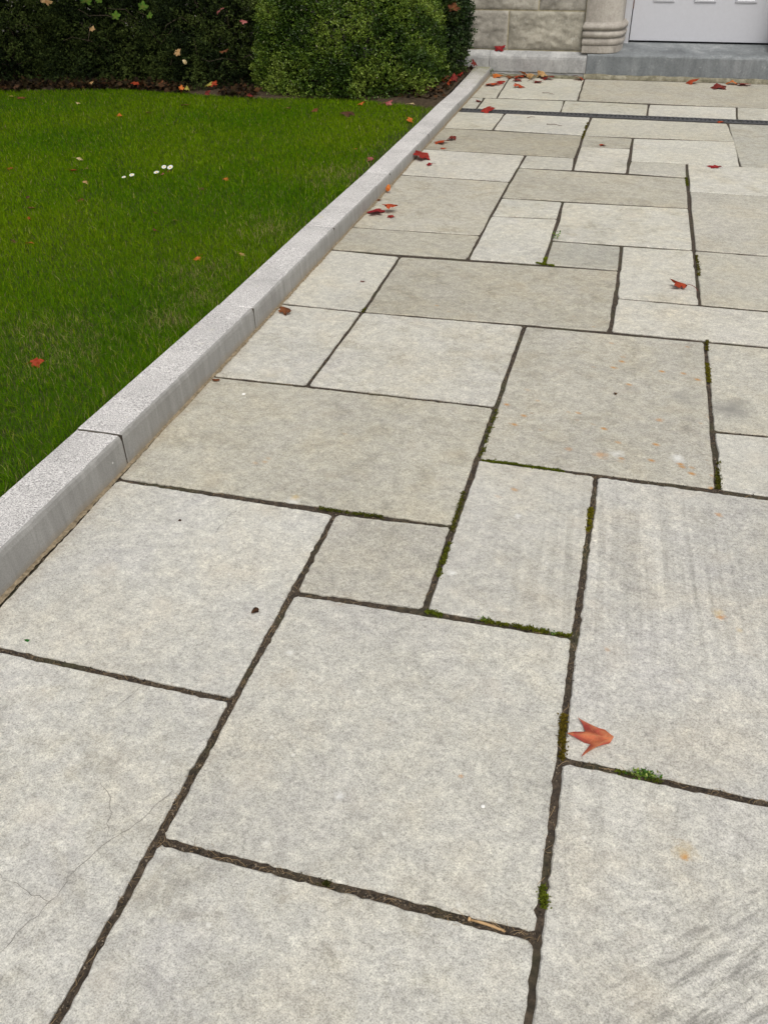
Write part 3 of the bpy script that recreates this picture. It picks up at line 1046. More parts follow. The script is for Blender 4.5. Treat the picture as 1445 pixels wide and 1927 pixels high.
# soil of the planting bed, behind the lawn and up to the house
xs = np.linspace(-12, -1.49, 90); ys = np.linspace(6.7, 9.6, 40)
XX, YY = np.meshgrid(xs, ys)
ed = lawn_edge_y(XX)
ZZ = np.where(YY < ed - .02, -.06, lawn_z(ed) + .014 + .02 * np.clip(YY - ed, 0, 1) + .03 * (fnoise(XX * 7, YY * 7, 9) - .5))
ii = np.arange(XX.size).reshape(XX.shape)
FF = np.stack([ii[:-1, :-1], ii[:-1, 1:], ii[1:, 1:], ii[1:, :-1]], -1).reshape(-1, 4)
tag(link("planting_bed_soil", mesh_np("planting_bed_soil", np.stack([XX, YY, ZZ], -1).reshape(-1, 3), FF, None, 4), M_SOIL), kind="structure")


def grass():
    n0 = 1800000
    x = RNG.uniform(-8.0, -1.49, n0); y = RNG.uniform(0.2, 7.25, n0)
    kx = np.interp(y, [-1, 1.34, 2.0, 3.0, 5.0, 8.6], [-1.43, -1.379, -1.366, -1.354, -1.340, -1.341]) - .156
    ok = (x < kx) & (y < lawn_edge_y(x) + .05 * (fnoise(x * 6, y * 0, 4) - .3))
    d = np.hypot(x, y)
    left = -1.52 - (y - 1.6) * .694 - .45
    dens = np.clip(3.0 / d, .25, 1.0) ** 1.15
    dens = np.where(x < left, dens * .12, dens)
    # thin worn strip beside the far kerb, and thin patches
    near_k = np.clip((kx - x) / .22, 0, 1)
    wear = np.clip((y - 3.2) / 2.0, 0, 1)
    dens *= 1 - (1 - near_k) * wear * .92 * (fnoise(x * 5, y * 3, 12) > .28)
    ok &= RNG.random(n0) < dens
    x, y, d = x[ok], y[ok], d[ok]
    n = len(x)
    kx = kx[ok]
    edge = np.exp(-((kx - x) / .06))
    pat = fnoise(x * 1.1, y * 1.1, 21, 4)
    pat2 = fnoise(x * 6, y * 6, 31, 3)
    hgt = .84 * (.017 + .016 * RNG.random(n) + .012 * (RNG.random(n) < .05) * RNG.random(n) + .022 * edge * RNG.random(n)) * (0.88 + .3 * pat2)
    w = (.0006 + .0004 * RNG.random(n)) * np.clip(d / 3.0, .85, 1.9)
    az = RNG.uniform(0, 2 * math.pi, n)
    lean = np.abs(RNG.normal(0, .45, n)) + .12
    flat = RNG.random(n) < .05
    lean[flat] += .7
    dx, dy = np.cos(az), np.sin(az)
    px, py = -dy, dx
    z0 = lawn_z(y) - .002
    V = np.empty((n, 5, 3), np.float32)
    mh = hgt * .55
    mo = mh * np.tan(np.clip(lean * .55, 0, 1.1)); to = hgt * np.tan(np.clip(lean, 0, 1.15))
    V[:, 0] = np.stack([x - px * w, y - py * w, z0], 1)
    V[:, 1] = np.stack([x + px * w, y + py * w, z0], 1)
    V[:, 2] = np.stack([x + dx * mo + px * w * .85, y + dy * mo + py * w * .85, z0 + mh], 1)
    V[:, 3] = np.stack([x + dx * mo - px * w * .85, y + dy * mo - py * w * .85, z0 + mh], 1)
    V[:, 4] = np.stack([x + dx * to, y + dy * to, z0 + hgt], 1)
    base = np.arange(n)[:, None] * 5
    F = np.concatenate([base + [0, 1, 2], base + [0, 2, 3], base + [3, 2, 4]], 1).reshape(-1, 3)
    g1 = np.array([.070, .170, .002]); g2 = np.array([.140, .232, .003]); g3 = np.array([.22, .29, .010]); st = np.array([.34, .31, .11])
    t = np.clip((pat - .40) * 2.0 + .12 + RNG.normal(0, .20, n), 0, 1)[:, None]
    c = g1 * (1 - t) + g2 * t
    yel = (RNG.random(n) < .06 + .22 * np.clip(fnoise(x * 1.7, y * 1.7, 77, 3) - .5, 0, 1))[:, None]
    c = np.where(yel, g3, c)
    # dry thatch: a few known bare-looking patches, and the strip along the kerb
    th = np.zeros(n)
    for (ax, ay, r) in ((-1.88, 2.45, .17), (-2.02, 2.60, .20), (-1.66, 2.85, .12), (-1.62, 3.1, .15), (-1.75, 3.35, .14), (-1.64, 4.0, .2), (-1.62, 5.0, .25)):
        th = np.maximum(th, np.exp(-(((x - ax) ** 2 + (y - ay) ** 2) / r ** 2)))
    th = np.maximum(th * .45, .10 * np.exp(-(kx - x) / .2))
    dry = (RNG.random(n) < .025 + th * .62 * pat2 * 1.7)[:, None]
    c = np.where(dry, st * RNG.uniform(.45, 1.1, (n, 1)), c)
    c = c * RNG.uniform(.75, 1.3, (n, 1))
    C = np.repeat(c[:, None, :], 5, 1)
    me = mesh_np("grass", V.reshape(-1, 3), F, C.reshape(-1, 3), 3)
    tag(link("grass", me, M_GRASS), kind="stuff")
    return n


N_GRASS = grass()


# ------------------------------------------------------------------ shrubs
def leaf_cloud(P, D, size, cols, aspect=.55, fold=.25, rng=RNG):
    """P leaf bases, D unit directions, size lengths -> folded four-point leaves"""
    n = len(P)
    r = rng.normal(size=(n, 3))
    s = np.cross(D, r)
    s /= np.linalg.norm(s, axis=1, keepdims=True) + 1e-9
    nn = np.cross(s, D)
    L = size[:, None]
    tip = P + D * L
    mid = P + D * L * .5
    a = mid + s * L * aspect * .5 + nn * L * fold * .3
    b = mid - s * L * aspect * .5 + nn * L * fold * .3
    V = np.stack([P, a, tip, b], 1)
    base = np.arange(n)[:, None] * 4
    F = np.concatenate([base + [0, 1, 2], base + [0, 2, 3]], 1).reshape(-1, 3)
    C = np.repeat(cols[:, None, :], 4, 1)
    return V.reshape(-1, 3), F, C.reshape(-1, 3)


def norm(a):
    return a / (np.linalg.norm(a, axis=1, keepdims=True) + 1e-9)


def shoots(base, dirs, length, nleaf, leaf, cols, droop=0.0, spread=.9):
    """leaves set alternately along short shoots"""
    m = len(base)
    t = (np.arange(nleaf) + .5) / nleaf
    P = base[:, None, :] + dirs[:, None, :] * (length[:, None] * t)[:, :, None]
    P[:, :, 2] -= droop * (length[:, None] * t) ** 2
    P = P.reshape(-1, 3)
    D = np.repeat(dirs, nleaf, 0)
    D = norm(D * .5 + RNG.normal(size=D.shape) * spread)
    c = np.repeat(cols, nleaf, 0) * RNG.uniform(.7, 1.3, (m * nleaf, 1))
    sz = leaf * RNG.uniform(.65, 1.25, m * nleaf)
    return P, D, sz, c


def shell_points(n, c, r, e=3.0, z0=.03, depth=.14, lump=.07, seed=0, front=.8, full=False):
    """points in the outer layer of a lumpy superellipsoid standing on the ground"""
    out_p, out_n = [], []
    got = 0
    while got < n:
        k = n * 2
        q = RNG.normal(size=(k, 3))
        q[:, 2] = q[:, 2] if full else np.abs(q[:, 2]) - .15
        # most of the leaves on the side that is seen
        keep = (q[:, 1] < .15) | (RNG.random(k) < 1 - front)
        q = q[keep]
        q = norm(q)
        rad = (np.abs(q[:, 0]) ** e + np.abs(q[:, 1]) ** e + np.abs(q[:, 2]) ** e) ** (-1 / e)
        lumps = 1 + lump * 2 * (fnoise(q[:, 0] * 4 + seed, q[:, 1] * 4 + q[:, 2] * 5, seed, 3) - .5)
        lumps = lumps + lump * .9 * (fnoise(q[:, 0] * 11 + seed, q[:, 1] * 9 + q[:, 2] * 13, seed + 9, 2) - .5)
        dd = RNG.exponential(depth * .5, len(q))
        p = q * (rad * lumps)[:, None] * np.array(r)
        ln = np.linalg.norm(p, axis=1)
        p = p * np.clip(1 - dd / ln, .3, 1)[:, None]
        p = p + np.array(c)
        ok = p[:, 2] > z0
        out_p.append(p[ok]); out_n.append(norm(q[ok] * np.array([1 / r[0], 1 / r[1], 1 / r[2]])))
        got += ok.sum()
    return np.concatenate(out_p)[:n], np.concatenate(out_n)[:n]


def shrub(name, label, cat, c, r, n, nleaf, leaf, pal, e=2.6, depth=.14, lump=.08, seed=1, up=.5, shoot=.05, droop=0, pale=0.0, stems=4, group=None, spread=.9, z0=.03, mat=None, full=False):
    root = tag(empty(name, (c[0], c[1], z0)), label, cat, group)
    p, nr = shell_points(n, c, r, e, z0, depth, lump, seed, full=full)
    d = norm(nr + np.array([0, 0, up]) + RNG.normal(size=p.shape) * .45)
    pal = np.array(pal)
    w = fnoise(p[:, 0] * 7 + seed, p[:, 2] * 7 + p[:, 1] * 3, seed + 5, 3)
    k = np.clip((w - .3) * 2.4 + RNG.normal(0, .25, n), 0, .999) * (len(pal) - 1)
    k0 = k.astype(int)
    cols = pal[k0] * (1 - (k - k0))[:, None] + pal[np.minimum(k0 + 1, len(pal) - 1)] * (k - k0)[:, None]
    P, D, S, Cc = shoots(p - d * shoot * .5, d, shoot * RNG.uniform(.6, 1.4, n), nleaf, leaf, cols, droop, spread)
    if pale > 0:
        m = RNG.random(len(P)) < pale
        Cc[m] = np.array([.42, .40, .24]) * RNG.uniform(.7, 1.25, (m.sum(), 1))
    # an inner layer of larger leaves, inner shade painted in by the darkest tone, so that one does not see through
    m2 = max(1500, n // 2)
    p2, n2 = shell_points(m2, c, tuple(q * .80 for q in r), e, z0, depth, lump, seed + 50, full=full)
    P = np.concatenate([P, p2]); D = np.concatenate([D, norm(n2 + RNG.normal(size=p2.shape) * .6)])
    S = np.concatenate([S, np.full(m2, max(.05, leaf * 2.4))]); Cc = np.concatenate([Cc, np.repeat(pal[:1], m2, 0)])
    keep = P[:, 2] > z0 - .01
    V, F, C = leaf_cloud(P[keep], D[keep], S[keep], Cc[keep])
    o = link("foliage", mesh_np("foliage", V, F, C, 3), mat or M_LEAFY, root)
    o.matrix_parent_inverse = Matrix.Translation((-c[0], -c[1], -z0))
    tag(o, kind="stuff")
    rng = random.Random(seed)
    for i in range(stems):
        a = rng.uniform(0, 6.28)
        rr = rng.uniform(.05, .25)
        b0 = Vector((c[0] + math.cos(a) * rr * .4, c[1] + math.sin(a) * rr * .4, -.05))
        b1 = Vector((c[0] + math.cos(a) * r[0] * .5, c[1] + math.sin(a) * r[1] * .5, r[2] * .55))
        b2 = Vector((c[0] + math.cos(a) * r[0] * .72, c[1] + math.sin(a) * r[1] * .72, r[2] * .85))
        s_ = MB().tube([b0, b0.lerp(b1, .5) + Vector((rng.uniform(-.05, .05), rng.uniform(-.05, .05), .05)), b1, b2], [.018, .014, .009, .003], 5).build("stem", M_BARK, root, True)
        s_.matrix_parent_inverse = Matrix.Translation((-c[0], -c[1], -z0))
    return root


BOX = [(.026, .055, .006), (.066, .122, .012), (.125, .195, .020), (.20, .27, .04)]
DARKP = [(.009, .016, .005), (.020, .033, .008), (.040, .060, .013), (.070, .095, .022)]  # dull leaf tones, lowered to include the shade of the overhang
YEW = [(.009, .022, .005), (.019, .042, .009), (.036, .066, .014), (.066, .102, .022)]
shrub("box_shrub", "large clipped round box bush of small glossy leaves at the lawn's end", "shrub", (-2.40, 7.86, 0), (.765, .76, 1.25), 17000, 8, .0175, BOX, 2.9, .12, .06, 3, .7, .055, 0, .006, 5)
shrub("ivy_bush", "dark leafy bush squeezed between the clipped box and the house wall", "shrub", (-1.83, 8.16, .62), (.37, .33, .80), 6200, 8, .026, YEW, 2.2, .16, .12, 8, .3, .07, 0, .0, 3, full=True)
shrub("straggly_shrub", "dull small-leaved straggling shrub directly beside the clipped box", "shrub", (-3.62, 7.98, 0), (.72, .72, 1.05), 7200, 9, .019, DARKP, 2.3, .26, .20, 13, .2, .11, 1.2, .0, 4, "straggling shrubs along the lawn's back edge", mat=M_DULL)
shrub("straggly_shrub", "dull small-leaved straggling shrub in the middle of the back row", "shrub", (-4.62, 8.0, 0), (.78, .75, 1.0), 7600, 9, .019, DARKP, 2.3, .26, .22, 17, .2, .11, 1.2, .0, 4, "straggling shrubs along the lawn's back edge", mat=M_DULL)
shrub("straggly_shrub", "darkest straggling shrub at the lawn's far left corner", "shrub", (-5.75, 7.75, 0), (.80, .78, 1.05), 6500, 9, .021, DARKP, 2.3, .26, .22, 23, .2, .11, 1.2, .0, 4, "straggling shrubs along the lawn's back edge", mat=M_DULL)
shrub("straggly_shrub", "straggling shrub past the lawn's corner, outside the bright grass", "shrub", (-7.3, 7.7, 0), (.95, .8, 1.1), 3500, 8, .026, DARKP, 2.3, .26, .22, 29, .2, .12, 1.2, .0, 3, "straggling shrubs along the lawn's back edge", mat=M_DULL)
# tall hedge added behind the shrubs to darken that side
shrub("shade_hedge", "tall dark hedge added behind the straggling shrubs to darken that side", "hedge", (-6.4, 9.1, 0), (3.3, .75, 2.7), 9000, 8, .045, DARKP, 6.0, .25, .06, 41, .3, .10, 0, .0, 6, mat=M_DULL)

# unseen maple, after the fallen leaves: added behind the shrubs to shade that corner
tree = tag(empty("shade_maple", (-5.3, 9.0, .05)), "unseen maple tree with reddening crown, added behind the straggling shrubs for shade", "tree")
inv = tree.matrix_basis.inverted()
o = MB().tube([(-5.3, 9.0, -.1), (-5.28, 8.95, 1.0), (-5.2, 8.85, 2.2), (-5.15, 8.7, 3.4)], [.17, .14, .11, .07], 9).build("trunk", M_BARK, tree, True)
tree_inv = Matrix.Translation((5.3, -9.0, -.05))
o.matrix_parent_inverse = tree_inv
rng = random.Random(2)
for k in range(7):
    a = k * .9 + .3
    z0_ = 1.8 + .2 * k
    e_ = Vector((-5.2 + math.cos(a) * 1.9, 8.2 + math.sin(a) * 1.7, z0_ + 1.1))
    o = MB().tube([(-5.22, 8.87, z0_), Vector((-5.22, 8.87, z0_)).lerp(e_, .5) + Vector((0, 0, .25)), e_], [.055, .035, .012], 6).build("limb", M_BARK, tree, True)
    o.matrix_parent_inverse = tree_inv
n = 9000
q = norm(RNG.normal(size=(n, 3))) * (RNG.random((n, 1)) ** .4)
P = q * np.array([2.9, 2.6, 1.25]) + np.array([-5.1, 7.9, 3.35])
kp = fnoise(P[:, 0] * 1.6, P[:, 1] * 1.6 + P[:, 2] * 2.1, 61, 3) > .38
P = P[kp]; n = len(P)
pal_ = np.array([(.16, .03, .02), (.22, .07, .02), (.10, .12, .02), (.06, .11, .02)])
V, F, C = leaf_cloud(P, norm(RNG.normal(size=(n, 3)) + np.array([0, 0, -.4])), RNG.uniform(.10, .19, n), pal_[RNG.integers(0, 4, n)] * RNG.uniform(.7, 1.3, (n, 1)), .9, .2)
o = link("crown", mesh_np("crown", V, F, C, 3), M_DEAD, tree)
o.matrix_parent_inverse = tree_inv
tag(o, kind="stuff")

# arching bare twigs among the straggling shrubs
twig_root = [o for o in COL.objects if o.name.startswith("straggly_shrub") and o.type == 'EMPTY']
rng = random.Random(77)
for i in range(22):
    rt = twig_root[i % 3]
    x = rt.location.x + rng.uniform(-.6, .6)
    y0 = 7.45 + rng.uniform(0, .2)
    z = rng.uniform(.12, .5)
    dx = rng.uniform(-.35, .35)
    pts = [(x, y0, z), (x + dx * .4, y0 - .16, z + rng.uniform(.04, .14)), (x + dx * .8, y0 - .25, z + rng.uniform(.0, .18)), (x + dx, y0 - .30, z + rng.uniform(-.06, .16))]
    t_ = MB().tube(pts, [.0035, .003, .0024, .0015], 4).build("twig", M_BARK, rt, True)
    t_.matrix_parent_inverse = rt.matrix_basis.inverted()


# ------------------------------------------------------------------ fallen leaves
def leaf_outline(kind, rng):
    """outline (unit: about 1 across), ribs as tip points; base at the origin side"""
    if kind == "maple":
        lobes = [(-112, .55), (-56, .85), (0, 1.0), (56, .85), (112, .55)]
        pts, ribs = [], []
        pts.append((0.0, -.10))
        for k, (a, L) in enumerate(lobes):
            L *= rng.uniform(.88, 1.1)
            a += rng.uniform(-6, 6)
            w = math.radians(a)

            def pl(r, da):
                return (r * math.sin(w + math.radians(da)), r * math.cos(w + math.radians(da)))
            pts.append(pl(L * .60, -27))
            pts.append(pl(L * .72, -22)); pts.append(pl(L * .78, -14))
            pts.append(pl(L, 0))
            pts.append(pl(L * .78, 14)); pts.append(pl(L * .72, 22))
            pts.append(pl(L * .60, 27))
            ribs.append(pl(L * .96, 0))
        pts = [(x * .55, y * .55) for x, y in pts]
        ribs = [(x * .55, y * .55) for x, y in ribs]
    else:
        pts = []
        n = 16
        for k in range(n):
            w = 2 * math.pi * k / n
            y = -math.cos(w)
            x = math.sin(w) * (.42 - .16 * y) * rng.uniform(.9, 1.1)
            pts.append((x * .8, y * .5))
        ribs = [(0, .46)]
    return pts, ribs


def build_leaf(size, c1, c2, kind="maple", bend=6.0, axis=0.0, fold=.12, tilt=(0, 0), rot=0.0, seed=0, stem=True, outline=None, ribs=None, base=(0, 0), spread_col=.5):
    rng = random.Random(seed)
    if outline is None:
        pts, ribs = leaf_outline(kind, rng)
        base = (0, -.02) if kind == "maple" else (0, -.48)
    else:
        pts = outline
    pts = [Vector(q) * size for q in pts]
    ribs_ = [Vector(q) * size for q in ribs]
    b = Vector(base) * size
    # densify the outline
    out = []
    n = len(pts)
    step = size * .10
    for i in range(n):
        a, c = pts[i], pts[(i + 1) % n]
        k = max(1, int((c - a).length / step))
        for j in range(k):
            out.append(a.lerp(c, j / k))
    allp = list(out)
    edges = [(i, (i + 1) % len(out)) for i in range(len(out))]
    rib_idx = set()
    for rb in ribs_:
        for j in range(0, 7):
            q = b.lerp(rb, (j + .3) / 7)
            rib_idx.add(len(allp)); allp.append(q)
    for _ in range(40 if outline is None else 260):
        q = Vector((rng.uniform(-.5, .5) * size, rng.uniform(-.5, .55) * size))
        allp.append(q)
    vs, es, fs, ov, oe, of = delaunay_2d_cdt([Vector((q.x, q.y)) for q in allp], edges, [], 1, 1e-6)
    is_rib = [any(j in rib_idx for j in g) for g in ov]
    V, C = [], []
    c1 = np.array(c1) * .85; c2 = np.array(c2) * .85
    for i, q in enumerate(vs):
        # distance to nearest rib
        dmin = min(((q - (b + (r - b) * max(0, min(1, (q - b).dot(r - b) / (r - b).length_squared)))).length) for r in ribs_)
        z = -fold * dmin + .02 * size * math.sin(q.x / size * 9 + seed) * math.sin(q.y / size * 8 + seed * 2)
        # bend round an axis
        ca, sa = math.cos(axis), math.sin(axis)
        u, w = q.x * ca + q.y * sa, -q.x * sa + q.y * ca
        if abs(bend) > .01:
            R = size / bend * 2
            zz = z
            uu = (R + zz) * math.sin(u / R)
            z = (R + zz) * math.cos(u / R) - R
            u = uu
        X, Yv = u * ca - w * sa, u * sa + w * ca
        V.append(Vector((X, Yv, z)))
        t = float(fnoise(np.array([q.x / size * 5 + seed]), np.array([q.y / size * 5]), seed, 3)[0])
        t = min(1, max(0, (t - .5) * 2.4 + spread_col))
        col = c1 * (1 - t) + c2 * t
        if dmin < size * (.012 if outline is None else .016):
            col = (col * .85 + np.array([.35, .14, .06]) * .15) if outline is None else (col * .6 + np.array([.45, .22, .10]) * .4)
        elif outline is not None:
            col = col * (1.18 - min(.55, dmin / size * 5.5))
        C.append(col)
    F = [tuple(x) for x in fs]
    # keep the one largest connected piece
    par = list(range(len(V)))

    def find(i):
        while par[i] != i:
            par[i] = par[par[i]]
            i = par[i]
        return i
    for q in F:
        for i in q[1:]:
            par[find(i)] = find(q[0])
    cnt = {}
    for q in F:
        cnt[find(q[0])] = cnt.get(find(q[0]), 0) + 1
    best = max(cnt, key=cnt.get)
    F = [q for q in F if find(q[0]) == best]
    used = sorted({i for q in F for i in q})
    re_ = {i: k for k, i in enumerate(used)}
    V = [V[i] for i in used]; C = [C[i] for i in used]; vs = [vs[i] for i in used]
    F = [tuple(re_[i] for i in q) for q in F]
    if stem:
        i0 = min(range(len(V)), key=lambda i: (vs[i] - b).length)
        prev = i0
        L = size * rng.uniform(.35, .6)
        a0 = rng.uniform(-.5, .5)
        last = None
        for k in range(1, 6):
            t = k / 5
            q = V[i0] + Vector((math.sin(a0 * t) * L * t, -math.cos(a0 * t) * L * t, .06 * size * math.sin(t * 3)))
            w = size * .012
            V += [q + Vector((w, 0, 0)), q + Vector((0, 0, w * 1.6)), q - Vector((w, 0, 0))]
            C += [c1 * .55] * 3
            m = len(V)
            if last is None:
                F += [(i0, m - 3, m - 2), (i0, m - 2, m - 1)]
            else:
                F += [(last, m - 3, m - 2), (last, m - 2, last + 1), (last + 1, m - 2, m - 1), (last + 1, m - 1, last + 2)]
            last = m - 3
    # orient and rest on the ground
    Rm = Matrix.Rotation(rot, 3, 'Z') @ Matrix.Rotation(tilt[0], 3, 'X') @ Matrix.Rotation(tilt[1], 3, 'Y')
    V = [Rm @ q for q in V]
    zs = sorted(q.z for q in V)
    zmin = zs[max(0, int(len(zs) * .12))]
    V = [q - Vector((0, 0, zmin)) for q in V]
    tri = []
    for q in F:
        for k in range(1, len(q) - 1):
            tri.append((q[0], q[k], q[k + 1]))
    me = mesh_np("maple_leaf", np.array([tuple(q) for q in V]), np.array(tri), np.array(C), 3, True)
    return me


RED = (lin("7e161c"), lin("a02c28"))
CRIM = (lin("7e0c20"), lin("9c182c"))
DKRED = (lin("4f1418"), lin("7a2225"))
ORED = (lin("8e2c1a"), lin("b04a2a"))
ORNG = (lin("b0561f"), lin("cf7a3a"))
BRWN = (lin("4a2c1c"), lin("7a4a2e"))
DKBR = (lin("2c1f18"), lin("53402f"))
TAN = (lin("a07a4c"), lin("c8a878"))
PINK = (lin("8a4048"), lin("a86a66"))
PALE = (lin("b8a070"), lin("d8c8a0"))
YELG = (lin("7a7a2a"), lin("a8a050"))
GREEN = (lin("12501c"), lin("1f7a30"))

LEAF_N = [0]


def leaf(x, y, z, size, pal, label, group=None, kind="maple", bend=None, tilt=None, rot=None, cat="leaf", name="maple_leaf", stem=True):
    LEAF_N[0] += 1
    s = LEAF_N[0]
    rng = random.Random(s * 31)
    if bend is None: bend = rng.choice([1, 1, 1, -1]) * rng.uniform(2.5, 4.5)
    if tilt is None: tilt = (rng.uniform(-.12, .12), rng.uniform(-.12, .12))
    if rot is None: rot = rng.uniform(0, 6.28)
    if group == GP and name == 'maple_leaf' and rng.random() > .3:
        stem = False
    if group == GP and size > .035:
        size *= 1.25 if y < 7 else 1.4
        bend *= 1.25
    elif group == GH:
        size *= .8
        bend *= 1.5
    elif group == GL:
        size *= .9
        bend *= 1.2
    me = build_leaf(size, pal[0], pal[1], kind, bend, rng.uniform(0, 3.1), rng.uniform(.05, .3), tilt, rot, s, stem)
    o = link(name, me, M_DEAD, None, (x, y, z + .002))
    tag(o, label, cat, group)
    return o


GP = "fallen leaves on the paving"
GL = "fallen leaves on the lawn"
GB = "fallen leaves caught in the bushes"
GH = "fallen leaves under the bushes"

# the single folded leaf on the near slab: outline taken from its own shape
hero = [(.0531, .0083), (.0346, .0283), (.0204, .0262), (.002, .0312), (-.0157, .0397), (-.024, .0442), (-.0166, .0362), (-.0111, .0279), (-.0041, .0087), (-.02, .0047), (-.0283, .0041), (-.0407, -.0054),
        (-.0209, -.0114), (-.0038, -.0165), (.0081, -.0181), (.0032, -.0302), (-.0028, -.0439), (-.0075, -.0573), (.0074, -.0398), (.0206, -.0272), (.0464, -.009)]
me = build_leaf(.1, lin("ae4c44"), lin("de8058"), outline=[(a * 10, b * 10) for a, b in hero], ribs=[(-.23, .43), (-.39, -.05), (-.065, -.55)], base=(.52, .075), bend=.5, axis=1.45, fold=.36, seed=5, stem=False, spread_col=.45)
o = link("maple_leaf", me, M_DEAD, None, (.0713, 1.2622, .0025))
tag(o, "large salmon red three-pointed leaf lying by a mossy joint near the camera", "leaf", GP)
# its raised veins
from mathutils.bvhtree import BVHTree
_t = BVHTree.FromPolygons([v_.co for v_ in me.vertices], [tuple(p_.vertices) for p_ in me.polygons])
_base = Vector((.050, .0078))
for tips in (((-.0365, -.0045), .00055), ((-.021, .0405), .00045), ((-.006, -.052), .00045), ((-.002, .030), .0003), ((.004, -.016), .0003), ((.018, .024), .0003), ((.022, -.024), .0003)):
    tip, w_ = Vector(tips[0]), tips[1]
    b_ = _base if w_ > .0004 else _base.lerp(Vector((-.0365, -.0045)), .35)
    pts_ = []
    for k in range(15):
        q = b_.lerp(tip, k / 14)
        hit = _t.ray_cast(Vector((q.x, q.y, .1)), Vector((0, 0, -1)))
        if hit[0] is not None:
            pts_.append((q.x, q.y, hit[0].z + .0002))
    if len(pts_) > 3:
        MB().tube(pts_, [w_ * (1 - .7 * k / len(pts_)) for k in range(len(pts_))], 4).build("vein", M_VEIN, o, True)

leaf(.274, 3.806, 0, .095, ORED, "orange-red curled leaf with thin stalk, alone on a pale slab", GP, bend=5.5, rot=1.3, tilt=(.3, .3))
leaf(-1.08, 3.563, 0, .03, DKRED, "tiny dark red scrap alone on a pale slab near the kerb", GP, bend=4)
leaf(-1.297, 3.156, .005, .075, BRWN, "brown curled leaf tucked against the foot of the kerb", GP, bend=6, tilt=(.7, .2))
leaf(-1.262, 4.505, .004, .13, CRIM, "dark crimson leaf at the kerb beneath an orange one", GP, bend=2.5, tilt=(.1, .15), rot=1.5)
leaf(-1.225, 4.535, .022, .095, ORED, "orange-red leaf lying on top of a dark crimson one at the kerb", GP, bend=4)
leaf(-1.19, 4.47, 0, .05, RED, "small red leaf beside the overlapping pair at the kerb", GP, bend=3)
leaf(-1.312, 4.877, .002, .036, ORNG, "bright orange leaf standing at the kerb foot", GP, kind="oval", bend=3, tilt=(.8, .2))
leaf(-1.32, 4.724, .003, .03, BRWN, "little rusty scrap at the kerb foot below the orange leaf", GP, kind="oval", bend=3)
leaf(-1.272, 5.60, .004, .16, RED, "large red leaf propped against the kerb", GP, bend=3.0, tilt=(.35, .35), rot=.8)
leaf(-1.206, 5.49, 0, .055, CRIM, "small crimson leaf just below the large one propped at the kerb", GP, bend=3)
leaf(-1.268, 6.045, .003, .11, ORED, "rust red leaf on the long tan slab next to the kerb", GP, bend=2.5, tilt=(.2, .1))
leaf(-1.195, 6.125, .003, .085, DKRED, "dark red twisted leaf touching a rust red one on the tan slab", GP, bend=5, tilt=(.4, .2))
leaf(-1.222, 5.893, 0, .05, ORED, "small rust leaf at the lower joint of the tan slab", GP, bend=2)
leaf(-.211, 6.184, 0, .06, ORED, "small rusty leaf on the small dark slab in the middle", GP, bend=4, tilt=(.4, 0))
leaf(.474, 5.793, 0, .085, CRIM, "flat crimson leaf by itself on the right side of the paving", GP, bend=1.2, tilt=(0, .05))
leaf(-1.14, 7.02, .003, .115, RED, "red leaf lying over the end of the black drain grating", GP, bend=3.5, tilt=(.2, .2))
leaf(-1.255, 7.36, 0, .055, DKRED, "dark little leaf between the drain grating and kerb", GP, bend=4)
leaf(-1.23, 8.02, .002, .15, ORED, "wide rust red leaf on the corner slab between kerb and wall", GP, bend=2.5, rot=1.0)
leaf(-1.175, 8.13, .004, .10, RED, "red leaf touching the wide rust one in the corner by the wall", GP, bend=3)
leaf(-1.27, 8.40, .004, .10, ORNG, "orange leaf in the corner where kerb meets plinth", GP, bend=4)
leaf(-1.165, 8.39, .003, .10, BRWN, "brownish leaf under the plinth, second from the kerb", GP, bend=3)
leaf(-1.075, 8.37, .004, .11, ORED, "rust orange leaf under the plinth, third from the kerb", GP, bend=3)
leaf(-1.07, 8.27, .002, .085, DKRED, "dark red leaf in front of the row below the plinth", GP, bend=3)
leaf(-1.015, 8.43, .006, .12, ORNG, "upright orange leaf leaning on the plinth", GP, bend=3, tilt=(.8, 0))
leaf(-.95, 8.36, .004, .11, TAN, "pale tan rolled leaf below the plinth", GP, bend=7)
leaf(-.895, 8.44, .005, .11, TAN, "pale tan leaf leaning against the plinth", GP, bend=5, tilt=(.6, 0))
leaf(-.907, 8.215, .003, .10, DKRED, "deep red leaf below the two pale tan ones", GP, bend=3)
leaf(-.815, 8.40, .004, .13, DKRED, "wide wine red leaf at the plinth foot, right of the tan ones", GP, bend=3.5, tilt=(.2, .2))
leaf(-.567, 8.42, .004, .10, ORED, "orange-red leaf at the joint between plinth and door step", GP, bend=4)
leaf(-1.02, 7.97, .002, .105, ORED, "rust orange leaf alone on the slab below the plinth leaves", GP, bend=4, tilt=(.2, .2))
leaf(.345, 8.40, .003, .125, ORED, "rusty red crumpled leaf at the foot of the door step", GP, bend=4.5, tilt=(.3, .2))
leaf(.566, 8.20, .003, .15, DKRED, "dark wine pointed leaf in front of the door step", GP, bend=2.6, rot=.2)
leaf(.675, 8.40, .004, .10, ORNG, "orange leaf touching a crimson one before the door step", GP, bend=4)
leaf(.765, 8.365, .003, .115, CRIM, "bright crimson flat leaf before the door step", GP, bend=1.5)
leaf(.531, 7.0, .001, .05, ORED, "small rusty leaf at the edge of the drain grating", GP, bend=2)
leaf(-1.324, 2.549, .002, .03, BRWN, "small brown scrap at the kerb, by the corner of a large tan slab", GP, kind="oval", bend=5)
leaf(-.737, 1.452, 0, .028, DKBR, "dark brown curled scrap on the pale slab near the camera", GP, kind="oval", bend=4, rot=2.6, stem=False)
